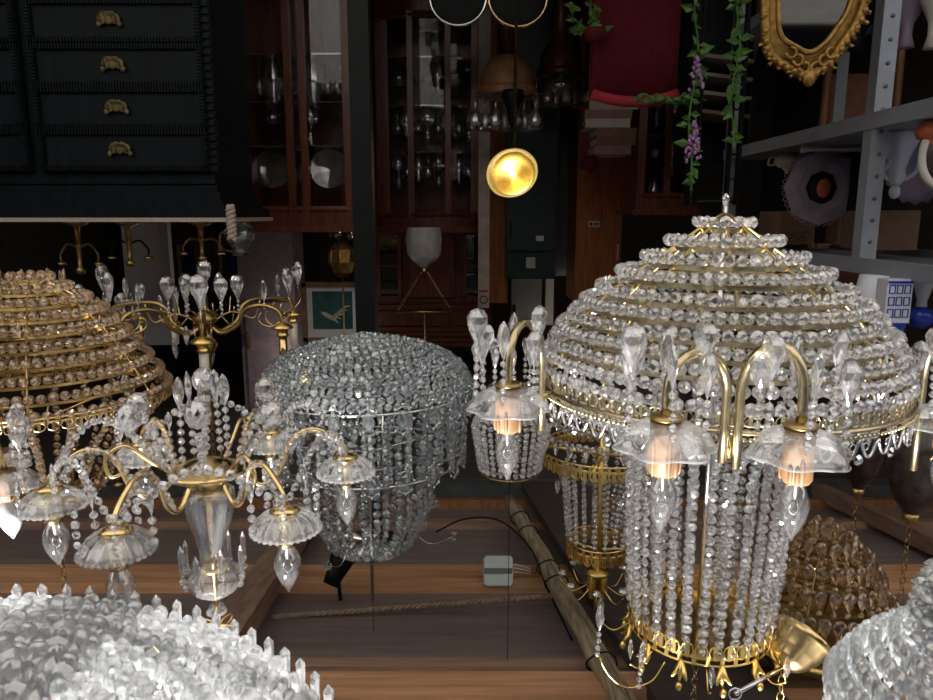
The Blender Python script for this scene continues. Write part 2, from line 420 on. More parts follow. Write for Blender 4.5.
MB().add(*rbox(.088, .03, .088), mx).build('housing', 'grey_plastic', t)
MB().box((0, 0, 0), (.083, .042, .016), (.5, 0, 0)).build('stripe', 'steel', t)
m = MB()
for k in range(3): m.tube(catmull([(-.04, .01, .01-.012*k), (-.06, .015, .012-.012*k), (-.10, .02, .02-.008*k)], 4), .0022, 5)
m.build('lead_wires', 'white', t)
m = MB().box((0, .028, .02), (.04, .05, .03), (.5, 0, 0)); m.build('mounting_block', 'steel', t)
m = MB(); m.tube(catmull([P(436, 532, 1.95), P(465, 519, 2.0), P(500, 521, 2.05), P(530, 548, 2.0), P(548, 590, 1.9), P(572, 640, 1.62)], 10), .0028, 6)
tag(m.build('power_cable', 'black'), 'thin black cable looping from the grey crystal chandelier to the pole', 'cable')

# ------------------------------------------------------------------ chandelier building blocks
def bulb(root, c, L=.075, r=.0175, opal=False, tilt=None):
    pr = [(r*.42, 0), (r*.62, .10*L), (r*.95, .28*L), (r, .42*L), (r*.86, .6*L), (r*.55, .78*L), (r*.26, .9*L), (r*.12, .97*L), (.0004, L)]
    b = MB().lathe(pr, 18).build('bulb', 'opal' if opal else 'bulb', root, c)
    if opal: b['label'] = 'white opal candle bulb'
    else:
        f = MB(); f.lathe([(r*.3, 0), (r*.25, .2*L), (r*.08, .3*L), (0, .32*L)], 8)
        for s in (-1, 1): f.tube([(s*.002, 0, .28*L), (s*.006, 0, .48*L)], .0004, 4)
        f.tube([(-.006+.012*i/16, .0015*math.sin(i*2), .48*L+.006*math.sin(PI*i/16)) for i in range(17)], .0005, 4)
        f.build('filament', 'filament', b)
    return b
def bobeche(root, c, r, h, ribs=18, mat='glass', hole=.011, n=72, petal=0):
    m = MB(); th = .0016
    pr = [(hole, 0), (r*.45, .06*h), (r*.75, .3*h), (r*.94, .7*h), (r, h), (r*.985, h+th), (r*.90, .72*h+th), (r*.7, .32*h+th), (r*.4, .1*h+th), (hole, th)]
    m.lathe(pr, n, scallop=.035 if not petal else .09, lobes=ribs if not petal else petal, smooth=True)
    if not petal:
        for i in range(ribs*2):
            a = 2*PI*i/(ribs*2); m.tmpl(BALL, tm((r*math.cos(a), r*math.sin(a), h), .0026, a))
        for i in range(ribs):
            a = 2*PI*i/ribs
            m.tube([(q*math.cos(a), q*math.sin(a), zz) for q, zz in ((r*.35, .04*h), (r*.62, .16*h), (r*.85, .46*h), (r*.97, .9*h))], .0011, 4)
    else:
        m.tube([((r*(1+.09*math.cos(petal*a)))*math.cos(a), (r*(1+.09*math.cos(petal*a)))*math.sin(a), h) for a in [2*PI*i/n for i in range(n)]], .0013, 5, True)
    return m.build('glass_dish', mat, root, c)
def sleeve(root, c, r, h, mat='sleeve', drips=True):
    m = MB(); m.lathe([(0, 0), (r, 0), (r*.96, h*.5), (r, h*.92), (r*.8, h), (0, h)], 16)
    if drips:
        for i in range(6):
            a = R.uniform(0, 6.28); l = R.uniform(.3, .75)*h
            m.ellipsoid((r*math.cos(a), r*math.sin(a), h-l*.5), (.0035, .0035, l*.5), 6, 6)
    return m.build('candle_sleeve', mat, root, c)
def drop(root, kind, p, L, mat='crystal', top=None, beads=2, rz=None, wide=1):
    """hanging crystal with its little bead chain going up from its top to z=top"""
    o = share('crystal_drop', um(kind, mat), root, p, (R.uniform(-.06, .06), R.uniform(-.06, .06), R.uniform(0, 3) if rz is None else rz), (L/2*wide, L/2*wide, L/2))
    if beads or top:
        m = MB(); z = 1.0
        hgt = (top-p[2]) if top else L/2+beads*.012
        zz = L/2+.006
        inv = 2/L
        while zz < hgt-.002:
            m.tmpl(BALL, tm((0, 0, zz*inv), (.0048*inv/wide, .0048*inv/wide, .0048*inv), R.uniform(0, 3))); zz += .0125
        if m.v: 
            m.tube([(0, 0, .98), (0, 0, hgt*inv)], .0005*inv, 4)
            m.build('link_beads', mat, o)
    return o

# ================================================================== A: the big tiered crystal chandelier, right
YA = 1.2; cA = P(725, 215, YA)
A = thing('crystal_chandelier', (cA.x, YA, ZY(400, YA)), 'large tiered crystal chandelier with candle arms and brass rim, right of centre', 'chandelier')
zA = lambda py: ZY(py, YA)-A.location.z
sA = lambda px, py: px*S(py, YA)*(.935 if px > 70 else 1)
tiers = [(28, 222), (53, 240), (83, 256), (107, 271), (129, 287), (144, 300), (157, 313), (168, 326), (176, 339), (181, 352), (184, 365)]
for i, (hw, py) in enumerate(tiers):
    r = sA(hw, py); z = zA(py); m = MB(); bead_ring(m, r, z, .0095, BALL if i % 2 else OCT, 1.95)
    m.build('bead_row', 'crystal', A)
    if i < 9:
        m = MB().lathe([(r-.014, z+.010), (r-.009, z+.010), (r-.009, z+.017), (r-.014, z+.017), (r-.014, z+.010)], 64, smooth=False); m.build('tier_ring', 'dullbrass', A)
drop(A, 'pear', (0, 0, zA(202)-.0), .028, beads=0)
MB().tube([(0, 0, zA(206)), (0, 0, zA(627))], .0045, 10).build('centre_rod', 'chrome', A)
m = MB()
for i in range(8):
    a = 2*PI*i/8+.2; pts = [(sA(hw, py)*.90*math.cos(a), sA(hw, py)*.90*math.sin(a), zA(py)+.012) for hw, py in tiers]
    m.tube([(0, 0, zA(212))]+pts, .0022, 5)
m.build('basket_frame', 'oldbrass', A)
rimr = sA(184, 372); rz = zA(374)
m = filigree(rimr, rz-.008, rz+.014, 90, .0011); m.build('pierced_rim', 'dullbrass', A)
m = MB().lathe([(rimr-.002, rz+.012), (rimr+.004, rz+.014), (rimr+.004, rz+.018), (rimr-.002, rz+.02)], 96)
for i in range(220):
    a = 2*PI*i/220; m.ellipsoid(((rimr+.004)*math.cos(a), (rimr+.004)*math.sin(a), rz+.024), (.0036, .0036, .003), 6, 4)
m.build('beaded_rim_moulding', 'dullbrass', A)
# scrolled silver festoons standing on the rim
m = MB()
for i in range(26):
    a0 = 2*PI*i/26; h = .03
    for sgn in (-1, 1):
        pts = []
        for k in range(12):
            t = k/11; aa = a0+sgn*(PI/26)*(t*1.0); q = t*PI
            pts.append((rimr*math.cos(aa), rimr*math.sin(aa), rz+.026+h*math.sin(q)*.9+.006*t))
        m.tube(pts, .0026, 5)
        aa = a0+sgn*.04
        m.tube([((rimr)*math.cos(aa+.018*math.cos(q)), rimr*math.sin(aa+.018*math.cos(q)), rz+.04+.0055*math.sin(q)) for q in [2*PI*k/8 for k in range(8)]], .0012, 4, True)
    m.tmpl(OCT, tm((rimr*math.cos(a0), rimr*math.sin(a0), rz+.058), .008, a0+PI/2, PI/2))
m.build('scroll_festoon', 'chrome', A)
for i in range(26):
    a = 2*PI*(i+.5)/26; drop(A, 'almond', ((rimr-.012)*math.cos(a), (rimr-.012)*math.sin(a), rz+.035), .03, beads=0)
# curtain of bead strands
zc = zA(614); rc = sA(66, 640)
for i in range(29):
    a = 2*PI*i/29; n = 14; pts = []
    for k in range(n+1):
        t = k/n; z = zc+(rz+.03-zc)*t
        r = rc*(1+.10*math.sin(t*PI*.8)) + (rimr-rc-.02)*max(0, (t-.72)/.28)**1.7
        pts.append((r*math.cos(a), r*math.sin(a), z))
    m = MB(); strand(m, pts, .0086, BALL if i % 3 else OCT, 2.15); m.build('bead_strand', 'crystal', A)
for i in range(10):
    a = 2*PI*(i+.5)/10; r = rc*.7; m = MB()
    strand(m, [(r*math.cos(a), r*math.sin(a), zc-.02), (r*1.1*math.cos(a), r*1.1*math.sin(a), zA(455))], .007, OCT, 2.2)
    m.build('inner_bead_strand', 'crystal', A)
m = filigree(rc*1.02, zc-.014, zc+.022, 34, .0015); m.build('crown_band', 'gold', A)
m = MB()
for i in range(12):
    a = 2*PI*i/12; ca, sa = math.cos(a), math.sin(a)
    for w_ in (-1, 0, 1):
        tt = [(rc*1.02, zc+.02), (rc*1.06, zc+.04), (rc*(1.10+.05*abs(w_)), zc+.058-.012*abs(w_))]
        m.tube([((r)*math.cos(a+w_*.09*k/2), r*math.sin(a+w_*.09*k/2), z) for k, (r, z) in enumerate(tt)], [.004, .005, .0018], 6)
    m.ellipsoid((rc*1.13*ca, rc*1.13*sa, zc+.062), (.006, .006, .008), 8, 6)
m.build('crown_leaves', 'gold', A)
for i in range(8):
    a = 2*PI*(i+.25)/8; ro = rc*1.0
    pts = catmull([(ro*math.cos(a), ro*math.sin(a), zc+.03), ((ro+.03)*math.cos(a), (ro+.03)*math.sin(a), zc+.05), ((ro+.055)*math.cos(a), (ro+.055)*math.sin(a), zc+.035)], 6)
    MB().tube(pts, .0013, 5).build('crown_wire', 'gold', A)
    e = pts[-1]; drop(A, 'almond', (e.x, e.y, e.z-.028), .04, beads=0)
for p0, px, py in ((642, 642, 655), (663, 662, 648)):
    pass
m = MB().lathe([(.006, zA(627)), (rc*.5, zA(630)), (rc*.9, zA(623)), (rc, zA(622))], 32); m.build('crown_plate', 'brass', A)
hang(A, zA(627), 'brass')
# long wire bracket with hanging drops to the left of the crown
cl = lambda px, py, Y=YA: P(px, py, Y)-A.location
pts = catmull([cl(665, 662, 1.14), cl(650, 682, 1.13), cl(622, 686, 1.12), cl(600, 658, 1.12), cl(598, 600, 1.12)], 8)
MB().tube(pts[:-8], .0014, 5).build('crown_wire', 'gold', A)
drop(A, 'almond', cl(600, 618, 1.12), .048, top=cl(600, 655, 1.12).z)
drop(A, 'almond', cl(642, 655, 1.1), .055, top=cl(642, 690, 1.1).z)
# candle arms
def u_arm(tube_px, tube_y0, arch_y, cand_px, cand_y, Yt, Yc, end_y):
    a = cl(tube_px, end_y, Yt); b = cl(tube_px, tube_y0, Yt); c = cl((tube_px+cand_px)/2, arch_y, (Yt+Yc)/2); d = cl(cand_px, tube_y0, Yc); e = cl(cand_px, cand_y, Yc)
    b = Vector((a.x, a.y, b.z)); d = Vector((e.x, e.y, d.z)); rr = (Vector((d.x, d.y, 0))-Vector((b.x, b.y, 0))).length/2
    pts = [a, (a+b)/2, b]; mid = (b+d)/2; bot = cl((tube_px+cand_px)/2, arch_y, (Yt+Yc)/2).z
    for k in range(1, 12):
        q = PI*k/12; t = (1-math.cos(q))/2
        base = b.lerp(d, t); pts.append(Vector((base.x, base.y, base.z+(bot-mid.z)*math.sin(q))))
    pts += [d, (d+e)/2, e]
    m = MB(); m.tube(pts, .0062, 12)
    m.build('arm', 'dullbrass', A)
    m = MB().lathe([(0, -.004), (.017, -.003), (.021, .001), (.012, .005), (0, .005)], 20); m.build('drip_pan', 'oldbrass', A, e)
    return e
for (tp, ty, ay, cp, cy, Yt, Yc, ey, rb) in [(735, 392, 345, 801, 425, .885, .83, 468, .058), (722, 392, 352, 666, 417, .885, .83, 462, .057),
                                         (541, 372, 322, 508, 384, 1.12, 1.02, 430, .056), (913, 380, 332, 952, 402, 1.15, 1.02, 470, .055)]:
    e = u_arm(tp, ty, ay, cp, cy, Yt, Yc, ey)
    bobeche(A, e+Vector((0, 0, .004)), rb, .034, petal=6)
    sleeve(A, e+Vector((0, 0, .004)), .0185, .068)
    bulb(A, e+Vector((0, 0, .070)), .078, .018)
    for k in range(6):
        a = 2*PI*(k+.5)/6+.2; q = e+Vector((rb*.85*math.cos(a), rb*.85*math.sin(a), 0))
        top = e.z+.022
        L = .054; zz = e.z-.058-.014*(k % 3)
        drop(A, ('pear', 'almond', 'pear')[k % 3], (q.x, q.y, zz), L, top=top, wide=1.05)
# arms attach to the rim with small stays
m = MB()
for tp, Y, py in ((728, .885, 462), (541, 1.12, 428), (913, 1.15, 466)):
    q = cl(tp, py, Y); a = math.atan2(q.y, q.x); h = Vector((q.x, q.y, q.z-.005))
    m.tube([h, Vector((q.x, q.y, rz+.02)), Vector((rimr*math.cos(a), rimr*math.sin(a), rz+.01))], .0025, 6)
m.build('arm_stay', 'brass', A)

# ================================================================== tiered baskets in general
def tiered(name, px, Y, zref_py, tiers, label, mat, metal, br, t=BALL, gap=2.0, drops=None, jit=.35, ring=True, group=None, gapz=.011):
    c = P(px, zref_py, Y)
    T = thing(name, (c.x, Y, c.z), label, 'chandelier', group)
    zz = lambda py: ZY(py, Y)-c.z
    rr = lambda hw, py: hw*S(py, Y)
    for i, (hw, py) in enumerate(tiers):
        r = rr(hw, py); z = zz(py)
        if drops:
            n = max(4, int(2*PI*r/(drops[1]*drops[2]))); 
            m = MB()
            for k in range(n):
                a = 2*PI*k/n+.3*i
                m.tmpl(drops[0], tm((r*math.cos(a), r*math.sin(a), z+R.uniform(-.002, .002)), drops[1]/2*R.uniform(.92, 1.08), a+PI/2+R.uniform(-.3, .3), R.uniform(-.1, .1), R.uniform(-.1, .1)))
                m.tmpl(BALL, tm((r*math.cos(a), r*math.sin(a), z+drops[1]*.5+br), br, a))
            m.build('crystal_row', mat, T)
        else:
            m = MB(); bead_ring(m, r, z, br, t, gap, jit); m.build('bead_row', mat, T)
        if ring:
            g = drops[1]*.5+br*2 if drops else gapz
            MB().lathe([(r-.014, z+g), (r-.008, z+g), (r-.008, z+g+.005), (r-.014, z+g+.005), (r-.014, z+g)], 48, smooth=False).build('tier_ring', metal, T)
    m = MB()
    g = drops[1]*.5+br*2 if drops else gapz
    for i in range(6):
        a = 2*PI*i/6+.1; pts = [(max(.002, rr(hw, py)-.005)*math.cos(a), max(.002, rr(hw, py)-.005)*math.sin(a), zz(py)+g) for hw, py in tiers]
        m.tube(pts, .002, 5)
    top = tiers[-1]; z = zz(top[1])+g; r = rr(*top)
    for i in range(6):
        a = 2*PI*i/6+.1; m.tube([(r*.98*math.cos(a), r*.98*math.sin(a), z), (0, 0, z+.05)], .002, 5)
    m.build('basket_frame', metal, T)
    return T, zz, rr

# ================================================================== C: gilt tier chandelier behind A
YC = 1.62; c = P(600, 500, YC)
C = thing('gilt_tier_chandelier', (c.x, YC, c.z), 'small gilt chandelier with two pierced gold rings, left of the large crystal one', 'chandelier')
zC = lambda py: ZY(py+9, YC)-c.z
sC = lambda px, py: px*S(py, YC)
r1, r2 = sC(62, 447), sC(31, 538)
m = filigree(r1, zC(452), zC(438), 44, .0016); m.build('lower_pierced_ring', 'gold', C)
m = filigree(r2, zC(545), zC(530), 24, .0015); m.build('upper_pierced_ring', 'gold', C)
m = MB()
m.tube([(0, 0, zC(400)), (0, 0, zC(600))], .006, 10)
for k in range(4):
    a = PI/2*k+.3; m.tube([(0, 0, zC(445)), (r1*math.cos(a), r1*math.sin(a), zC(442))], .0045, 7)
    m.tube([(0, 0, zC(540)), (r2*math.cos(a), r2*math.sin(a), zC(536))], .003, 7)
m.lathe([(.006, zC(452)), (.016, zC(446)), (.022, zC(440)), (.006, zC(436))], 18)
m.build('gilt_stem', 'gold', C)
for k in range(4):
    a = PI/2*k+.8; q = (.020*math.cos(a), .020*math.sin(a))
    MB().lathe([(.006, zC(562)), (.008, zC(563)), (.008, zC(585)), (.006, zC(586))], 10, (q[0], q[1], 0)).build('candle_cup', 'gold', C)
MB().lathe([(.0, zC(560)), (.028, zC(561)), (.03, zC(563)), (.024, zC(566)), (0, zC(567))], 20).build('crown_cup', 'gold', C)
for i in range(20):
    a = 2*PI*i/20; m = MB(); n = 6
    pts = [(r1+(r2-r1)*min(1, (1.25*t)**.6) if False else (r2+(r1*.62-r2)*(1-t)), zC(458)+(zC(528)-zC(458))*t) for t in [k/n for k in range(n+1)]]
    strand(m, [(r*math.cos(a), r*math.sin(a), z) for r, z in pts], .0062, BALL, 2.3)
    m.build('bead_strand', 'crystal', C)
for i in range(22):
    a = 2*PI*i/22; drop(C, 'pear', (r1*.96*math.cos(a), r1*.96*math.sin(a), zC(430)), .032, beads=0)
for i in range(10):
    a = 2*PI*i/10; drop(C, 'pear', (r1*.70*math.cos(a), r1*.70*math.sin(a), zC(478)), .034, top=zC(460))
for i in range(8):
    a = 2*PI*i/8+.2; ro = sC(36, 570)
    MB().tube(catmull([(.022*math.cos(a), .022*math.sin(a), zC(576)), (ro*.7*math.cos(a), ro*.7*math.sin(a), zC(584)), (ro*math.cos(a), ro*math.sin(a), zC(574))], 5), .0015, 5).build('crown_wire', 'gold', C)
    drop(C, 'oct', (ro*.98*math.cos(a), ro*.98*math.sin(a), zC(567)), .022, beads=0, rz=a+PI/2)
# lower basket (mostly behind the big chandelier)
for hw, py in ((56, 424), (50, 412), (40, 401), (26, 392)):
    m = MB(); bead_ring(m, sC(hw, py), zC(py), .008, OCT); m.build('bead_row', 'crystal', C)
hang(C, zC(600), 'black', wire=True)

# ================================================================== D: brass arm chandelier with glass baluster, left
YD = .95; c = P(207, 470, YD)
D = thing('brass_arm_chandelier', (c.x, YD, c.z), 'six-arm brass chandelier with clear glass baluster and fluted dishes, left foreground', 'chandelier')
zD = lambda py: ZY(py, YD)-c.z
Rd = .192
m = MB().lathe([(0, .018), (.03, .014), (.050, .006), (.052, .0), (.048, -.002), (.030, -.012), (.0, -.022)], 40); m.build('centre_disc', 'brass', D)
MB().lathe([(.015, .01), (.017, .02), (.013, .024), (.013, .034), (.018, .037), (0, .04)], 20).build('stem_cup', 'brass', D)
zt = .022; L = zD(566)-zt
pr = [(.012, 0), (.026, .02), (.034, .08), (.035, .2), (.030, .38), (.022, .6), (.018, .8), (.019, .92), (.026, 1.0)]
m = MB().lathe([(r, zt+z*L) for r, z in pr], 30, scallop=.06, lobes=10); m.build('glass_baluster', 'glass', D)
MB().lathe([(r*.72, zt+z*L) for r, z in pr], 20).build('baluster_lining', 'crystal', D)
MB().tube([(0, 0, -.02), (0, 0, zD(628))], .0035, 8).build('stem_rod', 'brass', D)
zc0 = zD(566)
bobeche(D, (0, 0, zD(605)), .012, .01, ribs=10)
m = MB().lathe([(.026, 0), (.035, .008), (.037, .02), (.030, .035), (.014, .046)], 60, (0, 0, zc0), scallop=.05, lobes=20); m.build('fluted_cup', 'glass', D)
MB().lathe([(.014, zc0-.002), (.019, zc0+.0), (.019, zc0+.004), (.01, zc0+.006)], 20).build('cup_collar', 'gold', D)
for i in range(8):
    a = 2*PI*i/8+.2; r = .043
    share('crystal_spear', um('spear', 'crystal'), D, (r*math.cos(a), r*math.sin(a), zc0-.012-.006*(i % 2)), None, (.02, .02, .024))
    m = MB(); strand(m, [(r*math.cos(a), r*math.sin(a), zc0+.012), (.037*math.cos(a), .037*math.sin(a), zc0+.03)], .005, BALL, 2.2); m.build('link_beads', 'crystal', D)
m = MB()
for i in range(4):
    a = PI/2*i+.4
    m.tube([(.018*math.cos(a)+.013*math.cos(q)*math.cos(a), .018*math.sin(a)+.013*math.cos(q)*math.sin(a), zD(626)+.006*math.sin(q)) for q in [2*PI*k/12 for k in range(12)]], .0014, 5, True)
m.build('top_loop', 'gold', D)
angs = [223, 281, 341, 41, 101, 161]     # degrees; -90 faces the street
for k, adeg in enumerate(angs):
    a = math.radians(adeg); ca, sa = math.cos(a), math.sin(a)
    prof = [(.035, -.002), (.055, .02), (.075, .030), (.098, .012), (.115, -.030), (.145, -.045), (.175, -.030), (Rd, -.012), (Rd, .0)]
    MB().tube(catmull([(r*ca, r*sa, z) for r, z in prof], 6), .0034, 8).build('arm', 'brass', D)
    if k % 2 == 0:
        MB().tube(catmull([(r*ca, r*sa, z) for r, z in [(.045, 0), (.07, -.02), (.10, -.045), (.125, -.03), (.12, -.005), (.10, -.01)]], 6), .0028, 7).build('scroll', 'brass', D)
    e = Vector((Rd*ca, Rd*sa, .0))
    MB().lathe([(0, -.004), (.012, -.002), (.019, .003), (.010, .010), (.010, .012), (0, .012)], 18).build('cup', 'brass', D, e)
    bobeche(D, e+Vector((0, 0, .003)), .041, .024, ribs=16)
    MB().lathe([(.0085, 0), (.011, .006), (.009, .012), (.0095, .034), (.0115, .04), (0, .041)], 16).build('candle_socket', 'brass', D, e+Vector((0, 0, .008)))
    bulb(D, e+Vector((0, 0, .048)), .062, .0165)
    for j in range(5):
        b_ = a+2*PI*(j+.5)/5; q = e+Vector((.040*math.cos(b_), .040*math.sin(b_), 0))
        if j % 2: drop(D, 'almond', (q.x, q.y, e.z-.028), .030, top=e.z+.022)
        else:
            m = MB(); strand(m, [(q.x, q.y, e.z+.02), (q.x, q.y, e.z-.03)], .0052, OCT, 2.3); m.build('bead_tail', 'crystal', D)
    # big faceted stones hung between the arms
    b_ = a+PI/6
    rr_ = .10; q = (rr_*math.cos(b_), rr_*math.sin(b_))
    share('crystal_ball', um('globe', 'crystal'), D, (q[0], q[1], zD(395)+.01*(k % 3)), (R.uniform(0, .4), 0, R.uniform(0, 3)), (.0165, .0165, .0185))
    m = MB(); strand(m, [(q[0], q[1], zD(395)+.03), (q[0]*.5, q[1]*.5, -.012)], .006, BALL, 2.1); m.build('link_beads', 'crystal', D)
    # garland swag from cup to cup and from disc to cup
    a2 = math.radians(angs[(k+1) % 6]); pts = []
    for t in [i/14 for i in range(15)]:
        aa = a+((a2-a+PI) % (2*PI)-PI)*t; rr_ = Rd-.02*math.sin(PI*t); pts.append((rr_*math.cos(aa), rr_*math.sin(aa), .0-.06*math.sin(PI*t)))
    m = MB(); strand(m, pts, .0062, OCT, 2.1); m.build('bead_garland', 'crystal', D)
    pts = [(.085*ca, .085*sa, .02)]+[((.085+.1*t)*ca, (.085+.1*t)*sa, .02-.055*math.sin(PI*t)-.02*t) for t in (.2, .4, .6, .8, 1)]
    m = MB(); strand(m, pts, .0055, BALL, 2.1); m.build('bead_garland', 'crystal', D)
for i in range(5):
    a = 2*PI*i/5+.6; drop(D, 'almond', (.03*math.cos(a), .03*math.sin(a), zD(390)), .045, top=-.012)
hang(D, zD(626), 'gold')

# ================================================================== E: grey crystal drum chandelier, centre
YE = 1.6; c = P(368, 420, YE)
E = thing('crystal_drum_chandelier', (c.x, YE, c.z), 'silver-grey crystal drum chandelier with dense bead dish, centre', 'chandelier')
zE = lambda py: ZY(py, YE)-c.z
sE = lambda px, py: px*S(py, YE)
et = [(8, 336), (22, 339), (36, 342), (49, 345), (61, 348), (71, 352), (80, 356), (88, 360), (94, 365), (99, 370), (102, 376), (103, 382)]
for hw, py in et:
    m = MB(); bead_ring(m, sE(hw, py), zE(py), .0094, OCT, 1.95, .5); m.build('bead_row', 'shade_smoke', E)
r1 = sE(103, 386); r2 = sE(95, 446)
m = MB(); m.tube(ring_tube(r1, zE(388)), .003, 6, True); m.tube(ring_tube(r2, zE(454)), .003, 6, True); m.tube(ring_tube(sE(60, 455), zE(450)), .003, 6, True)
m.tube([(0, 0, zE(380)), (0, 0, zE(600))], .004, 8)
for k in range(6):
    a = PI/3*k+.26; m.tube([(r1*math.cos(a), r1*math.sin(a), zE(388)), (r2*math.cos(a), r2*math.sin(a), zE(454)), (0, 0, zE(452))], .0025, 6)
    m.tube([(r1*math.cos(a), r1*math.sin(a), zE(388)), (0, 0, zE(388))], .0025, 6)
m.build('chrome_frame', 'chrome', E)
def ringed(root, p, s, rz, mat='shade_smoke', metal='chrome'):
    m = MB(); mx = tm(p, (s*.8, s*.8, s), 0) @ rot_m(0, 0, rz)
    m.tube([mx @ Vector((math.cos(q), 0, math.sin(q)*1.1)) for q in [2*PI*k/14 for k in range(14)]], .0014, 5, True)
    for k in range(8):
        q = 2*PI*k/8; m.tmpl(BALL, mx @ tm((math.cos(q)*1.15, 0, math.sin(q)*1.25), .17))
    f = m.build('ringed_pendant', metal, root)
    g = MB(); g.tmpl(BALL, mx @ tm((0, 0, 0), (.62, .3, .8))); g.build('pendant_stone', mat, f)
for i in range(22):
    a = 2*PI*i/22; ringed(E, ((r1+.008)*math.cos(a), (r1+.008)*math.sin(a), zE(393)), .025, a+PI/2)
for i in range(20):
    a = 2*PI*(i+.5)/20; ringed(E, ((r2+.004)*math.cos(a), (r2+.004)*math.sin(a), zE(451)), .022, a+PI/2)
for i in range(72):
    a = 2*PI*i/72+R.uniform(-.03, .03); m = MB()
    rm = r1*(.98, .9, .82)[i % 3]
    strand(m, [(rm*math.cos(a), rm*math.sin(a), zE(398)), (r2*(1, .93, .85)[i % 3]*math.cos(a), r2*(1, .93, .85)[i % 3]*math.sin(a), zE(452+R.uniform(-9, 9)))], .009, OCT, 2.1, .9)
    m.build('bead_strand', 'shade_smoke', E)
for i in range(32):
    a = 2*PI*i/32+R.uniform(-.04, .04); m = MB()
    strand(m, [(sE(62, 446)*math.cos(a), sE(62, 446)*math.sin(a), zE(450)), (sE(63, 490)*math.cos(a), sE(63, 490)*math.sin(a), zE(500)), (sE(38, 550)*math.cos(a), sE(38, 550)*math.sin(a), zE(545))], .0095, OCT, 2.05, .9)
    m.build('inner_bead_strand', 'shade_smoke', E)
for i in range(14):
    a = 2*PI*i/14; drop(E, 'pear', (r2*math.cos(a), r2*math.sin(a), zE(425+R.uniform(-6, 4))), .032, 'shade_smoke', beads=0)
    drop(E, 'pear', (r1*1.02*math.cos(a+.2), r1*1.02*math.sin(a+.2), zE(405)), .034, 'shade_smoke', beads=0)
MB().lathe([(.004, zE(565)), (.01, zE(558)), (.03, zE(552)), (sE(38, 545), zE(545)), (.0, zE(540))], 20).build('top_plate', 'chrome', E)
for i in range(10):   # loose wire arms tipped with crystals around the upper ring
    a = 2*PI*i/10+.1; rr_ = sE(76+8*(i % 2), 500); zz_ = zE(505+14*(i % 3))
    MB().tube(catmull([(sE(35, 520)*math.cos(a), sE(35, 520)*math.sin(a), zE(520)), (rr_*.7*math.cos(a), rr_*.7*math.sin(a), zz_+.02), (rr_*math.cos(a), rr_*math.sin(a), zz_)], 6), .0012, 5).build('wire_arm', 'chrome', E)
    m = MB()
    for q in range(4):
        qq = PI/2*q; m.tmpl(ALMOND, tm((rr_*math.cos(a)+.008*math.cos(qq)*math.sin(a), rr_*math.sin(a)-.008*math.cos(qq)*math.cos(a), zz_+.008*math.sin(qq)), (.009, .009, .009), a, 0, qq))
    m.build('crystal_flower', 'shade_smoke', E)
for i, a in enumerate((-.35, .25, -1.5)):   # curled hooks holding a last drop each
    rr_ = sE(88, 450); p = (rr_*math.cos(a+PI), rr_*math.sin(a+PI), zE(463))
    MB().tube([(p[0]+.012*math.cos(q)*math.cos(a), p[1]+.012*math.cos(q)*math.sin(a), p[2]+.014*math.sin(q)) for q in [PI*1.6*k/10-.6 for k in range(11)]], .0016, 5).build('hook', 'chrome', E)
share('crystal_drop', um('pear', 'crystal'), E, (0, -.06, zE(520)), None, (.02, .02, .024))
hang(E, zE(600), 'black', wire=True)

# ================================================================== F: brass tiered chandelier, far left
F, zF, rF = tiered('crystal_chandelier', 42, 1.42, 380, [(18, 276), (34, 286), (50, 297), (62, 309), (74, 321), (84, 334), (93, 347), (102, 361), (110, 375), (117, 389)],
    'brass-banded tiered crystal chandelier at the left edge behind the brass arm chandelier', 'amber', 'oldbrass', .0092)
m = filigree(rF(120, 396), zF(401), zF(390), 70, .0013); m.build('pierced_rim', 'brass', F)
for i in range(16):
    a = 2*PI*i/16; drop(F, 'almond', (rF(30+60*(i % 2), 300)*math.cos(a), rF(30+60*(i % 2), 300)*math.sin(a), zF(278 if i % 2 == 0 else 318)), .032, 'amber', beads=0)
for i in range(22):
    a = 2*PI*i/22; m = MB()
    strand(m, [(rF(116, 396)*math.cos(a), rF(116, 396)*math.sin(a), zF(400)), (rF(85, 420)*math.cos(a), rF(85, 420)*math.sin(a), zF(430)), (rF(45, 480)*math.cos(a), rF(45, 480)*math.sin(a), zF(490))], .0078, OCT, 2.2)
    m.build('bead_strand', 'amber', F)
MB().lathe([(.004, zF(500)), (rF(46, 492), zF(492)), (rF(46, 492), zF(486)), (.004, zF(486))], 30).build('crown_ring', 'brass', F)
hang(F, zF(498), 'brass')

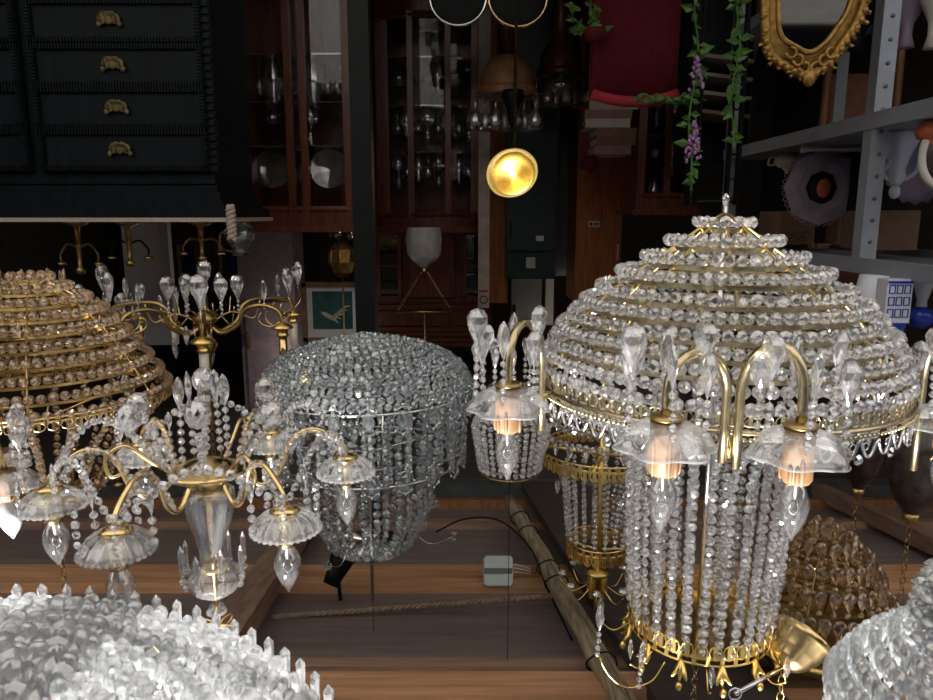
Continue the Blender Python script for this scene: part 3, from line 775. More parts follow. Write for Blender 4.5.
# ================================================================== G: brass scroll-arm chandelier behind, left
YG = 1.98; c = P(205, 320, YG)
G = thing('scroll_arm_chandelier', (c.x, YG, c.z), 'brass scroll-arm chandelier with plain candle sleeves and pear crystals, behind at left', 'chandelier')
zG = lambda py: ZY(py, YG)-c.z
MB().lathe([(0, -.03), (.02, -.02), (.035, 0), (.02, .015), (.012, .03), (.02, .05), (.03, .07), (.012, .1), (.008, .16), (.008, .30)], 20).build('turned_stem', 'oldbrass', G)
for k in range(6):
    a = PI/3*k+.2; ca, sa = math.cos(a), math.sin(a); Rg = .23 if k % 2 else .29
    MB().tube(catmull([(r*ca, r*sa, z) for r, z in [(.02, .02), (.05, .035), (.10, .01), (.12, -.03), (.17, -.045), (Rg-.01, -.03), (Rg, .01)]], 6), .0058, 8).build('arm', 'oldbrass', G)
    m = MB()
    for sgn in (-1, 1):
        m.tube(catmull([((Rg-.03+.028*math.cos(q))*ca-sgn*.02*math.sin(q*.5)*sa, (Rg-.03+.028*math.cos(q))*sa+sgn*.02*math.sin(q*.5)*ca, -.012+.022*math.sin(q)) for q in [.3*j for j in range(14)]], 2), .0022, 5)
    m.build('scroll', 'brass', G)
    m = MB().lathe([(0, -.01), (.012, -.008), (.028, .0), (.030, .006), (.014, .01), (.014, .022), (.018, .026), (0, .026)], 20); m.build('cup', 'gold', G, (Rg*ca, Rg*sa, .01))
    MB().lathe([(.0, 0), (.0115, 0), (.0115, .075), (.009, .078), (0, .078)], 14).build('candle_sleeve', ('brass', 'cream')[k % 2 == 0], G, (Rg*ca, Rg*sa, .036))
    bulb(G, (Rg*ca, Rg*sa, .114), .07, .016)
    MB().tube(catmull([(Rg*ca, Rg*sa, 0), ((Rg+.03)*ca, (Rg+.03)*sa, -.03), ((Rg+.022)*ca, (Rg+.022)*sa, -.07)], 5), .0016, 5).build('drop_wire', 'brass', G)
    drop(G, 'pear', ((Rg+.022)*ca, (Rg+.022)*sa, -.112), .078, beads=0, rz=a+PI/2, wide=.95)
    drop(G, 'almond', ((Rg-.05)*ca, (Rg-.05)*sa, -.085), .06, top=-.03, beads=1)
    drop(G, 'pear', (.09*math.cos(a+.5), .09*math.sin(a+.5), -.09), .07, top=-.02, rz=a)
for k in range(6):
    a = PI/3*k+.7; MB().tube(catmull([(0, 0, .02), (.07*math.cos(a), .07*math.sin(a), -.02), (.13*math.cos(a), .13*math.sin(a), .0), (.15*math.cos(a), .15*math.sin(a), -.05)], 6), .002, 5).build('wire_spray', 'brass', G)
share('crystal_ball', um('globe', 'crystal'), G, (.0, -.02, -.052), None, .014)
drop(G, 'almond', (0, -.14, .02), .05, beads=0); drop(G, 'almond', (.03, -.15, .05), .05, beads=0)
hang(G, .30, 'oldbrass')
G2 = G.copy(); COL.objects.link(G2); G2.location = P(104, 322, 2.3); G2.scale = (.72,)*3; G2.rotation_euler = (0, 0, .6)
tag(G2, 'smaller brass scroll-arm chandelier hanging behind the banded chandelier at far left', 'chandelier')
for ch in list(G.children):
    d = ch.copy(); COL.objects.link(d); d.parent = G2
    for q in ch.children: e = q.copy(); COL.objects.link(e); e.parent = d

# candle chandelier at extreme left (wood sleeve, opal bulb)
YN = .98; c = P(10, 470, YN)
N = thing('candle_chandelier', (P(-60, 470, YN).x, YN, c.z), 'chandelier cropped by the left edge, with wax-drip sleeve and white opal bulb', 'chandelier')
zN = lambda py: ZY(py, YN)-c.z
MB().lathe([(0, -.05), (.02, -.04), (.035, 0), (.02, .03), (.008, .05), (.006, .15)], 20).build('hub', 'brass', N)
for k in range(5):
    a = PI+2*PI*k/5; e = Vector((.093*math.cos(a), .093*math.sin(a), 0)) ; ca, sa = math.cos(a), math.sin(a)
    MB().tube(catmull([(.02*ca, .02*sa, 0), (.05*ca, .05*sa, -.05), (.08*ca, .08*sa, -.05), (.093*ca, .093*sa, 0)], 6), .004, 8).build('arm', 'brass', N)
    bobeche(N, e, .042, .024, petal=6); sleeve(N, e, .014, .045); bulb(N, e+Vector((0, 0, .043)), .062, .0175, opal=True)
    for j in range(4):
        q = PI/2*j+.4; drop(N, 'pear', (e.x+.036*math.cos(q), e.y+.036*math.sin(q), -.05), .036, top=.012)
hang(N, .15, 'brass')

# H: small black spotlight under the boards
YH = 1.9; c = P(338, 568, YH)
H = thing('spotlight', c, 'small black spotlight fixed to the boards above the grey crystal chandelier', 'spotlight')
m = MB().lathe([(0, .05), (.022, .05), (.026, .02), (.036, -.03), (.038, -.045), (.034, -.045), (.03, -.03)], 20, rot=(.5, .45, 0)); m.build('lamp_head', 'black', H)
MB().lathe([(0, -.032), (.03, -.032)], 20, rot=(.5, .45, 0)).build('lens', 'glass', H)
MB().tube([(.0, .0, .04), (.0, .02, jz(YH+.02)+.045-c.z)], .006, 8).build('bracket', 'black', H)

# ================================================================== I: brilliant dish chandelier, nearest, lower left of the photo
I = thing('crystal_dish_chandelier', (.39, .385, EYE.z+.425), 'dazzling sunlit crystal dish chandelier nearest the camera, bottom left corner', 'chandelier')
RI = .345; TI = Matrix.Rotation(.13, 4, 'Y')
for i in range(17):
    r = .04+(RI-.04)*i/16; z = -.075*(1-(r/RI)**2)**1.0; m = MB()
    n = int(2*PI*r/(.0155 if i < 16 else .0175)); big = i % 2 == 0
    for k in range(n):
        a = 2*PI*k/n+.2*i; p = (r*math.cos(a), r*math.sin(a), z+R.uniform(-.002, .002))
        if i < 16: m.tmpl(OCT if big else PEAR, tm(p, (.0115 if big else .014)*R.uniform(.9, 1.1), a+PI/2+R.uniform(-.5, .5), (PI/2-.5 if big else 0)+R.uniform(-.3, .3)))
        m.tmpl(BALL, tm((p[0], p[1], p[2]+.016), .005, a))
    m.v = [tuple(TI @ Vector(v)) for v in m.v]; m.build('crystal_row', 'glare', I)
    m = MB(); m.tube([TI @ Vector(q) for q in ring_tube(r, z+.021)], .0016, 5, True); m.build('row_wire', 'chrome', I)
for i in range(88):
    a = 2*PI*i/88; p = TI @ Vector((RI*math.cos(a), RI*math.sin(a), -.006)); share('crystal_spear', um('spear', 'glare'), I, p, (0, .0, R.uniform(0, 1)), (.027, .027, .0165))
m = MB()
for i in range(8):
    a = 2*PI*i/8; m.tube([TI @ Vector((r*math.cos(a), r*math.sin(a), -.075*(1-(r/RI)**2)+.021)) for r in (.01, .1, .2, .3, RI)], .002, 5)
m.build('dish_frame', 'chrome', I)
m = MB()
for i in range(4): a = PI/2*i; m.tube([TI @ Vector((RI*math.cos(a), RI*math.sin(a), .02)), (0, 0, .2)], .0015, 5)
m.tube([(0, 0, -.05), (0, 0, .2)], .003, 6); m.build('suspension_rod', 'chrome', I)
hang(I, .2, 'chrome', top=RAILZ-.01)

# J: near chandelier cropped by the right edge
J, zJ, rJ = tiered('crystal_basket_chandelier', 996, .62, 640, [(12, 552), (26, 557), (40, 564), (52, 574), (62, 588), (68, 604), (71, 622), (72, 640)],
    'bright iridescent crystal chandelier cut off by the right edge, bottom right corner', 'glare', 'chrome', .005, drops=(OCT, .018, .95))
for hw, py in ((86, 662), (102, 674), (118, 688), (130, 704), (140, 720)):
    r = rJ(hw, py); n = int(2*PI*r/.015)
    m = MB()
    for k in range(n):
        a = 2*PI*k/n; m.tmpl(PEAR, tm((r*math.cos(a), r*math.sin(a), zJ(py)), .017, a+PI/2+R.uniform(-.3, .3)))
        m.tmpl(BALL, tm((r*math.cos(a), r*math.sin(a), zJ(py)+.021), .004))
    m.tube(ring_tube(r, zJ(py)+.024), .0015, 5, True)
    m.build('crystal_row', 'glare', J)
m = MB()
for i in range(6):
    a = PI/3*i; m.tube([(rJ(88, 644)*math.cos(a), rJ(88, 644)*math.sin(a), zJ(644)+.02), (rJ(140, 716)*math.cos(a), rJ(140, 716)*math.sin(a), zJ(716)+.024), (0, 0, zJ(716)+.06)], .002, 5)
m.build('lower_frame', 'chrome', J)
hang(J, zJ(716)+.06, 'chrome', top=RAILZ-.01)

# K: warm brass chandelier with pear crystals, right
K, zK, rK = tiered('brass_tier_chandelier', 818, 1.42, 600, [(10, 528), (28, 540), (44, 556), (56, 574), (66, 594), (72, 614)],
    'small brass-tiered chandelier with warm pear crystals, shaded, lower right behind the candles', 'amber', 'oldbrass', .006, drops=(PEAR, .042, .62))
MB().lathe([(rK(72, 630), zK(627)), (rK(78, 630), zK(626)), (rK(78, 640), zK(634)), (rK(60, 640), zK(640)), (.01, zK(650))], 40).build('rim_pan', 'oldbrass', K)
hang(K, zK(650), 'oldbrass')

# L: tilted brass ceiling canopy with rod
c = P(797, 648, 1.08)
Lm = thing('lamp_canopy', c, 'tilted ribbed brass ceiling canopy on a thin steel rod beside the crown', 'lamp canopy')
mx = rot_m(.35, .8, 0)
MB().lathe([(.046, -.030), (.050, -.026), (.047, -.018), (.042, -.014), (.038, .004), (.034, .008), (.030, .022), (.02, .034), (.008, .040), (0, .041)], 36, rot=mx).build('canopy_cup', 'brass', Lm)
tip = mx @ Vector((0, 0, .04))
e1 = P(735, 694, 1.0)-c
MB().tube([tip, tip.lerp(e1, .5), e1], .0035, 8).build('rod', 'chrome', Lm)
chain_mb(tip.z, jz(1.06)-c.z-.0).build('chain', 'oldbrass', Lm).location = (tip.x, tip.y, 0)
MB().tube([(e1.x+.01*math.cos(q), e1.y, e1.z+.01*math.sin(q)) for q in [2*PI*k/12 for k in range(12)]], .0016, 5, True).build('end_loop', 'chrome', Lm)

# M: two dim patterned glass pendants at the right
for px, py0, py1, hw, Y, mt, lb in ((862, 405, 490, 19, 1.75, 'pattern', 'dim brown glass pendant lamp right of the candles, left one of two'), (916, 425, 515, 25, 1.5, 'vase', 'dim bell-shaped patterned pendant lamp by the right edge, right one of two')):
    c = P(px, (py0+py1)/2, Y); h = ZY(py1, Y)-ZY(py0, Y); r = hw*S(450, Y)
    T = thing('pendant_lamp', c, lb, 'pendant lamp')
    MB().lathe([(r*.75, -h/2), (r*.82, -h/2), (r, -h*.2), (r*1.02, h*.1), (r*.8, h*.3), (r*.35, h*.46), (r*.2, h*.5), (r*.75, -h/2+.001)][:-1], 28, scallop=.03, lobes=10).build('glass_shade', mt, T)
    MB().lathe([(r*.1, h*.48), (r*.34, h*.48), (r*.3, h*.56), (r*.1, h*.6)], 18).build('fitter', 'oldbrass', T)
    for k in range(9):
        a = 2*PI*k/9; drop(T, 'almond', (r*.8*math.cos(a), r*.8*math.sin(a), -h/2-.02), .035, 'amber', beads=0)
    hang(T, h*.58, 'oldbrass')

# O2: small bead-curtain chandelier behind left arm of A
YO = 1.45; c = P(510, 450, YO)
O = thing('bead_curtain_chandelier', (c.x, YO, c.z), 'small chandelier with a curtain of bead strands between the grey and gilt chandeliers', 'chandelier')
zO = lambda py: ZY(py, YO)-c.z
ro = 37*S(440, YO)
for i in range(26):
    a = 2*PI*i/26; m = MB()
    strand(m, [(ro*.55*math.cos(a), ro*.55*math.sin(a), zO(388)), (ro*math.cos(a), ro*math.sin(a), zO(425)), (ro*.8*math.cos(a), ro*.8*math.sin(a), zO(470))], .0058, BALL, 2.2); m.build('bead_strand', 'crystal', O)
m = MB(); m.tube(ring_tube(ro*.8, zO(471)), .0015, 6, True); m.tube(ring_tube(ro*.55, zO(387)), .003, 6, True)
for k in range(4): m.tube([(ro*.8*math.cos(k*PI/2), ro*.8*math.sin(k*PI/2), zO(471)), (0, 0, zO(476))], .002, 5)
m.tube([(0, 0, zO(476)), (0, 0, zO(388))], .003, 6)
for k in range(4): m.tube([(ro*.55*math.cos(k*PI/2), ro*.55*math.sin(k*PI/2), zO(387)), (0, 0, zO(388))], .002, 5)
m.build('ring_frame', 'oldbrass', O)
for k in range(12):
    a = PI/6*k; drop(O, 'pear', (ro*.9*math.cos(a), ro*.9*math.sin(a), zO(352)-.0), .042, top=zO(388))
    
hang(O, zO(476), 'black', wire=True)

# ================================================================== the dark shop behind
def pbox(name, px0, py0, px1, py1, Y, depth, mat, root=None, base=None, front=0):
    """box whose front stands at distance Y and fills the given rectangle of the view; coordinates relative to root"""
    xm = P((px0+px1)/2, (py0+py1)/2, Y); x0 = P(px0, (py0+py1)/2, Y).x; x1 = P(px1, (py0+py1)/2, Y).x
    zt, zb = ZY(py1, Y), ZY(py0, Y)
    o = Vector((0, 0, 0)) if root is None else Vector(root.location)
    m = MB().box(((x0+x1)/2-o.x, Y+depth/2-o.y, (zt+zb)/2-o.z), (abs(x1-x0), depth, abs(zt-zb)))
    return m.build(name, mat, root)
def wx(px, Y, py=120): return P(px, py, Y).x

# --- blue-black chest of drawers, upper left
YB = 2.5; xr = wx(228, YB, 200); xl = wx(-150, YB, 200); zt = ZY(221, YB); cx = (xr+xl)/2
B = thing('chest_of_drawers', (cx, YB+.25, 0), 'tall blue-black chest of carved drawers with brass plate pulls, upper left', 'chest of drawers')
Wd = abs(xl-xr)
MB().box((0, 0, (zt-.12)/2), (Wd-.10, .44, zt-.12)).build('body', 'ebony', B)
m = MB()
for k, (ww, h0, h1) in enumerate([(.0, .125, .10), (.03, .10, .07), (.05, .07, .045), (.09, .045, .012)]):
    m.box((0, 0, zt-(h0+h1)/2), (Wd-.09+ww, .44+ww, h0-h1))
m.build('cornice', 'ebony', B)
MB().box((0, -.002, zt-.004), (Wd+.03, .53, .014)).build('beige_top_edge', 'linen', B)
yf = -.22
for col, (a, b) in enumerate(((32, 208), (-150, 26))):
    xa, xb = wx(a, YB)-cx, wx(b, YB)-cx; mx_ = (xa+xb)/2; w_ = abs(xa-xb)-.012
    for r_, py in enumerate((-26, 20, 65, 108, 150)):
        z0 = ZY(py, YB); h_ = .142
        d = MB().box((mx_, yf-.008, z0), (w_, .02, h_)); 
        for sx in (-1, 1): d.box((mx_+sx*(w_/2-.012), yf-.022, z0), (.02, .012, h_-.01))
        for sz in (-1, 1): d.box((mx_, yf-.022, z0+sz*(h_/2-.012)), (w_-.01, .012, .018))
        for k in range(int(w_/.010)):
            for sz in (-1, 1): d.box((mx_-w_/2+.008+k*.010, yf-.03, z0+sz*(h_/2-.012)), (.005, .008, .016))
        for k in range(11):
            for sx in (-1, 1): d.box((mx_+sx*(w_/2-.012), yf-.03, z0-h_/2+.02+k*.0105), (.016, .008, .005))
        dr = d.build('drawer', 'ebony', B)
        hx = wx(117 if col == 0 else -70, YB)-cx
        hm = MB()
        for sx in (-1, 1):
            hm.ellipsoid((hx+sx*.022, yf-.030, z0-.004), (.016, .004, .017)); hm.ellipsoid((hx+sx*.010, yf-.030, z0-.018), (.012, .004, .010))
            hm.ellipsoid((hx+sx*.034, yf-.030, z0+.012), (.009, .004, .009))
        hm.ellipsoid((hx, yf-.031, z0), (.014, .005, .014))
        hm.tube(catmull([(hx-.026, yf-.034, z0+.006), (hx-.022, yf-.044, z0-.016), (hx, yf-.048, z0-.020), (hx+.022, yf-.044, z0-.016), (hx+.026, yf-.034, z0+.006)], 4), .0028, 6)
        hm.build('drawer_pull', 'tarnish', dr)['label'] = 'tarnished brass bail pull'
for sx in (-1, 1):
    m = MB().box((sx*(Wd/2-.055), yf-.004, .75), (.05, .008, 1.32))
    for k in range(52): m.box((sx*(Wd/2-.055), yf-.011, .12+k*.025), (.042, .010, .016))
    m.build('carved_pilaster', 'ebony', B)
ts = MB()
q0 = Vector((xr-cx-.01, -.26, zt+.03))
for s in (0, PI): ts.tube([(q0.x+.009*math.cos(k*.7+s), q0.y+.009*math.sin(k*.7+s), zt-.05+k*.0035) for k in range(34)], .009, 6)
tag(ts.build('tassel_cord', 'linen'), 'beige twisted cord hanging over the corner of the blue-black chest', 'cord').location = (cx, YB+.25, 0)

# glassware templates
def lathe_mesh(name, prof, mat, n=16, **k): return MB().lathe(prof, n, **k).mesh(name, mat)
GOB = [(.028, 0), (.026, .003), (.004, .008), (.004, .05), (.012, .06), (.028, .075), (.032, .10), (.028, .125), (.026, .124), (.029, .10), (.012, .066)]
BOWL = [(.02, 0), (.03, .01), (.06, .04), (.075, .07), (.07, .07), (.055, .042), (.02, .018)]
DEC = [(.03, 0), (.045, .02), (.05, .08), (.03, .12), (.013, .15), (.013, .18), (.02, .19), (.012, .2), (.018, .23), (0, .25)]
VASE = [(.03, 0), (.035, .01), (.05, .08), (.045, .13), (.03, .17), (.045, .21), (.042, .21), (.026, .17), (.03, .1)]
ware = {}
for nme, pr in (('wine_glass', GOB), ('glass_bowl', BOWL), ('decanter', DEC), ('cut_glass_vase', VASE)):
    for mt in ('glass', 'crystal'): ware[nme, mt] = lathe_mesh(nme, pr, mt, 14, scallop=.05, lobes=7)
PLATE = lathe_mesh('plate', [(0, 0), (.05, .004), (.08, .016), (.083, .016), (.05, .0), (0, -.004)], 'glass', 24, rot=(PI/2+.15, 0, 0))
ware['glass_plate', 'glass'] = PLATE
def put(kind, mat, x, y, z, label, cat, group=None, sc=1.0, tilt=None):
    o = bpy.data.objects.new(kind, ware[kind, mat]); COL.objects.link(o); o.location = (x, y, z+.0006); o.scale = (sc,)*3
    o.rotation_euler = (0, 0, R.uniform(0, 6)) if kind != 'glass_plate' else (0, 0, 0)
    if kind == 'glass_plate': o.location.z += .084*sc
    return tag(o, label, cat, group)

def vitrine(px0, px1, Y, depth, ztop, label, mat, mullions, shelves_py, bow=False, crown=True):
    x0, x1 = wx(px0, Y), wx(px1, Y); cx, w_ = (x0+x1)/2, abs(x1-x0)
    V = thing('display_cabinet', (cx, Y+depth/2, 0), label, 'cabinet')
    n = 16; hw = w_/2
    def front(t): return -depth/2-(.10*(1-(2*t-1)**2) if bow else 0)
    def slab(z0, z1, over=0):
        vs = []; N = n+1
        for z in (z0, z1):
            vs += [((2*i/n-1)*(hw+over), front(i/n)-over, z) for i in range(N)]+[(hw+over, depth/2, z), (-hw-over, depth/2, z)]
        k = N+2
        return vs, [tuple(range(k))[::-1], tuple(range(k, 2*k))]+[(i, (i+1) % k, (i+1) % k+k, i+k) for i in range(k)]
    m = MB().add(*slab(0, .45)); m.build('base_cupboard', mat, V)
    m = MB().add(*slab(ztop-.085, ztop-.03, .005)); m.add(*slab(ztop-.03, ztop, .03)); m.build('cornice', mat, V)
    MB().box((0, depth/2-.01, (ztop+.4)/2), (w_, .02, ztop-.45)).build('back_panel', mat, V)
    for s in (-1, 1): MB().box((s*(hw-.02), 0, (ztop+.37)/2), (.04, depth, ztop-.53)).build('side_panel', mat, V)
    f = MB()
    for t in mullions: f.box(((2*t-1)*(hw-.015), front(t)+.012, (ztop+.37)/2), (.032, .03, ztop-.53))
    for z in (.47, ztop-.10):
        for i in range(n):
            a = Vector(((2*i/n-1)*hw, front(i/n)+.012, z)); b = Vector(((2*(i+1)/n-1)*hw, front((i+1)/n)+.012, z)); f.tube([a, b], .018, 6, smooth=False)
    d = f.build('glazed_door', mat, V)
    g = MB(); g.add([((2*i/n-1)*(hw-.02), front(i/n)+.016, z) for z in (.46, ztop-.09) for i in range(n+1)], [(i, i+1, i+n+2, i+n+1) for i in range(n)])
    g.build('glass_pane', 'pane', d)
    zs = []
    for py in shelves_py:
        z = ZY(py, Y+depth/2); zs.append(z); m = MB()
        vs, fs = slab(z-.008, z); vs = [(x*.92, y*.85, q) for x, y, q in vs]; m.add(vs, fs); m.build('glass_shelf', 'glass', V)
    return V, cx, w_, zs

# --- tall vitrine beside the chest
Y1 = 3.3; V1, c1, w1, z1 = vitrine(237, 352, Y1, .36, ZY(232, Y1), 'tall dark red-brown glazed display cabinet between the chest and the black post', 'mahogany', (0, .42, .55, 1), (62, 108, 150))
for z, items in zip(z1+[.46], ((('cut_glass_vase', 'crystal', -.12, .8), ('cut_glass_vase', 'crystal', .06, .82)), (('glass_bowl', 'crystal', -.13, .8), ('decanter', 'crystal', .04, .6)),
                         (('glass_plate', 'glass', -.14, .9), ('wine_glass', 'crystal', .0, 1.0), ('glass_plate', 'glass', .12, .9)))):
    for k, (kd, mt, dx, sc) in enumerate(items):
        zi = z1.index(z)
        put(kd, mt, c1-dx, Y1+.14, z, '%s %s on the %s shelf of the tall cabinet beside the chest' % (('left', 'right', 'far right')[k] if len(items) == 2 or k != 1 else 'middle', kd.replace('_', ' '), ('lowest', 'middle', 'top')[zi]), kd.split('_')[-1], sc=sc*1.2)
for k in range(9):
    put('wine_glass', 'glass', c1+.2-.045*k, Y1+.20, z1[0], 'cloudy wine glass in the row at the back of the tall cabinet', 'glass', 'wine glasses at the back of the tall cabinet', 1.1)

# --- black post
pp = P(363, 170, 2.3)
o = MB().box((0, 0, jz(2.3)/2), (.062, .062, jz(2.3))).build('black_post', 'black', None, (pp.x, 2.3, 0)); tag(o, 'slim black square post standing in the shop entrance, left of centre', 'post')

# --- bow-front cabinet
Y2 = 4.3; V2, c2, w2, z2 = vitrine(376, 478, Y2, .36, ZY(232, Y2), 'bow-fronted mahogany display cabinet full of crystal behind the brass dish lamp', 'mahogany', (0, .28, .66, .92), (66, 112, 156), bow=True)
for si, z in enumerate(z2):
    for k in range(9):
        if si == 0 and k not in (3, 4): continue
        kd = ('wine_glass', 'decanter', 'wine_glass', 'cut_glass_vase')[(k+si) % 4]
        lab = {'wine_glass': 'small crystal wine glass', 'decanter': 'cut-glass decanter', 'cut_glass_vase': 'cut-glass vase'}[kd]
        put(kd, 'crystal', c2-.24+.06*k, Y2+.06+.07*(k % 2), z, '%s on the %s shelf of the bow-fronted cabinet' % (lab, ('lowest', 'middle', 'top')[si]), kd.split('_')[-1], '%ss on the %s shelf of the bow-fronted cabinet' % (kd.replace('_', ' '), ('lowest', 'middle', 'top')[si]), 1.05 if kd == 'wine_glass' else .8)
for k, (dx, sc) in enumerate(((-.17, 1.6), (.16, 1.35))):
    put('glass_bowl', 'crystal', c2-dx, Y2+.15, z2[0]+.0, '%s cut-glass bowl low in the bow-fronted cabinet' % ('left', 'right')[k], 'bowl', sc=sc)

# --- tall mahogany hall cupboard with small glazed doors behind, and the hanging shade
Y3 = 5.2; x0, x1 = wx(372, Y3, 260), wx(492, Y3, 260); c3 = (x0+x1)/2; w3 = abs(x1-x0)
z3 = ZY(345, Y3)
T = thing('wardrobe', (c3, Y3+.2, 0), 'tall mahogany wardrobe with two glazed side doors above the bow-fronted cabinet', 'wardrobe')
MB().box((0, .03, (z3-.1)/2), (w3, .40, z3-.1)).build('body', 'mahogany', T)
m = MB()
for k in range(4): m.box((0, 0, z3-.12+.035*k), (w3+.02*k, .46+.02*k, .03))
for k in range(3): m.box((0, -.19, ZY(300+6*k, Y3)), (w3*.96, .03, .014))
m.build('cornice', 'mahogany', T)
for s, nm in ((-1, 'left'), (1, 'right')):
    zc_ = ZY(266, Y3); d = MB()
    for q in (-1, 1):
        d.box((s*w3*.36+q*.075, -.185, zc_), (.022, .03, .48)); d.box((s*w3*.36, -.185, zc_+q*.23), (.16, .03, .022))
    d.box((s*w3*.36, -.185, zc_-.0), (.16, .02, .012)); dd = d.build('glazed_door', 'redwood', T)
    MB().box((s*w3*.36, -.176, zc_), (.14, .004, .45)).build('glass_pane', 'mirror', dd)
MB().box((0, -.18, ZY(268, Y3)), (w3*.36, .02, .42)).build('centre_panel', 'redwood', T)
c = P(424, 250, 3.9)
T = thing('hanging_lamp', c, 'frosted white hanging lamp shade on two spread bead chains before the wardrobe', 'hanging lamp')
MB().lathe([(.085, -.12), (.095, -.06), (.088, .02), (.07, .05), (.04, .075), (.012, .10), (.0, .105)], 26, scallop=.03, lobes=8).build('frosted_shade', 'lampshade', T)
m = MB(); m.lathe([(.0, .098), (.02, .1), (.012, .12), (0, .13)], 14); m.build('finial', 'brass', T)
for s in (-1, 1):
    m = MB(); a = Vector((s*.01, 0, .11)); b = Vector((s*.15, 0, P(424, 312, 3.9).z-c.z)); L_ = (b-a).length; n = int(L_/.016)
    for k in range(n): m.ellipsoid(a.lerp(b, k/n), (.006, .006, .0085), 6, 5)
    m.build('bead_chain', 'oldbrass', T)
m = MB(); zb = P(424, 312, 3.9).z-c.z; m.tube([(-.16, 0, zb), (.16, 0, zb)], .008, 6); m.tube([(0, 0, zb), (0, 0, 2.80-c.z)], .006, 6); m.build('spreader_bar', 'oldbrass', T)

# --- brass dish lamp
c = P(512, 173, 3.1); T = thing('dish_lamp', c, 'glowing brass dish-shaped lamp seen from below, centre of the shop', 'lamp')
mx = Vector((0, 0, 0)); tilt = Euler((-1.25, .35, 0)).to_matrix().to_4x4()
tilt = Vector((.25, -.92, -.35)).to_track_quat('Z', 'Y').to_matrix().to_4x4()
m = MB().lathe([(.014, -.07), (.03, -.055), (.06, -.035), (.09, -.012), (.108, .0), (.112, .002), (.108, .005), (.088, -.006), (.058, -.028), (.03, -.048), (0, -.055)], 40, rot=tilt); m.build('reflector', 'gold', T)
bb = MB().lathe([(.008, -.05), (.012, -.03), (.018, -.012), (.012, .004), (0, .010)], 14, rot=tilt).build('bulb', 'lamp_on', T)
bk = tilt @ Vector((0, 0, -.07))
MB().tube([bk, bk+Vector((0, .05, 0)), (bk.x, bk.y+.05, -c.z+.01)], .007, 8).build('stand_pole', 'oldbrass', T)
MB().lathe([(0, 0), (.13, 0), (.13, .012), (.03, .03), (0, .03)], 24, (bk.x, bk.y+.05, -c.z)).build('stand_base', 'oldbrass', T)
ld = bpy.data.lights.new('dish_lamp_light', 'POINT'); ld.energy = .4; ld.color = (1, .75, .38); ld.shadow_soft_size = .02
lo = bpy.data.objects.new('dish_lamp_light', ld); COL.objects.link(lo); lo.parent = T; lo.location = tilt @ Vector((0, 0, .03))

# --- demilune and round tables with glassware
def table(px0, px1, py, Y, label, mat, half=False, apron=.16):
    x0, x1 = wx(px0, Y, py), wx(px1, Y, py); r = abs(x1-x0)/2; z = ZY(py, Y); cx_ = (x0+x1)/2
    T = thing('round_table', (cx_, Y, 0), label, 'table')
    MB().lathe([(0, z-.045), (r*.95, z-.045), (r, z-.036), (r, z-.008), (r*.98, z), (0, z)], 40).build('tabletop', mat, T)
    MB().lathe([(r*.55, z-.03-apron), (r*.86, z-.03-apron*.5), (r*.88, z-.03)], 40).build('apron', mat, T)
    MB().lathe([(0, .0), (.18, 0), (.16, .03), (.05, .06), (.04, z*.4), (.06, z*.6), (.035, z-.1), (.1, z-.03), (0, z-.03)], 20).build('pedestal', 'mahogany', T)
    return cx_, Y, z, r
ta = table(476, 537, 97, 3.85, 'polished orange-brown round table behind the brass dish lamp', 'cork')
tb = table(536, 584, 78, 4.4, 'dark round table carrying crystal, right of the brass dish lamp', 'mahogany')
for k in range(7):
    put('wine_glass', 'crystal', ta[0]-.14+.05*k, ta[1]-.10+.08*(k % 2), ta[2], 'crystal wine glass on the polished orange-brown table', 'glass', 'wine glasses on the orange-brown table', 1.35)
for k in range(6):
    put('wine_glass', 'crystal', tb[0]-.14+.055*k, tb[1]-.08+.08*(k % 2), tb[2], 'crystal wine glass on the dark round table', 'glass', 'wine glasses on the dark round table', 1.3)
put('glass_bowl', 'crystal', tb[0]+.02, tb[1]-.15, tb[2], 'cut-glass bowl on the dark round table', 'bowl', sc=1.3)
g = MB().lathe([(0, 0), (.05, 0), (.055, .03), (.03, .09), (.018, .15), (0, .19)], 16).build('bronze_bell', 'black', None, (ta[0]-.02, ta[1]-.2, ta[2])); tag(g, 'dark bell-shaped ornament among the glasses on the orange-brown table', 'ornament')
# ring-framed dishes on the low table at the top of the picture
for k, (px, py, rr_, mt, lb) in enumerate(((458, -2, .125, 'chrome', 'round grey-rimmed dish leaning at the top edge, above the bow-fronted cabinet'), (518, -2, .13, 'brass', 'round brass-rimmed dark mirror at the top edge, right of the grey-rimmed dish'))):
    c = P(px, py, 3.45); T = thing('round_mirror', c, lb, 'mirror')
    MB().tube([(rr_*math.cos(q), 0, rr_*.92*math.sin(q)) for q in [2*PI*i/40 for i in range(40)]], .008, 8, True).build('rim', mt, T)
    MB().ellipsoid((0, .006, 0), (rr_, .006, rr_*.92), 24, 6).build('dish_face', 'black', T)
    MB().tube([(0, .01, -.1), (0, .06, -c.z+.02)], .01, 6).build('stand', 'black', T)
    MB().lathe([(0, 0), (.10, 0), (.09, .02), (0, .025)], 16, (0, .06, -c.z)).build('stand_foot', 'black', T)

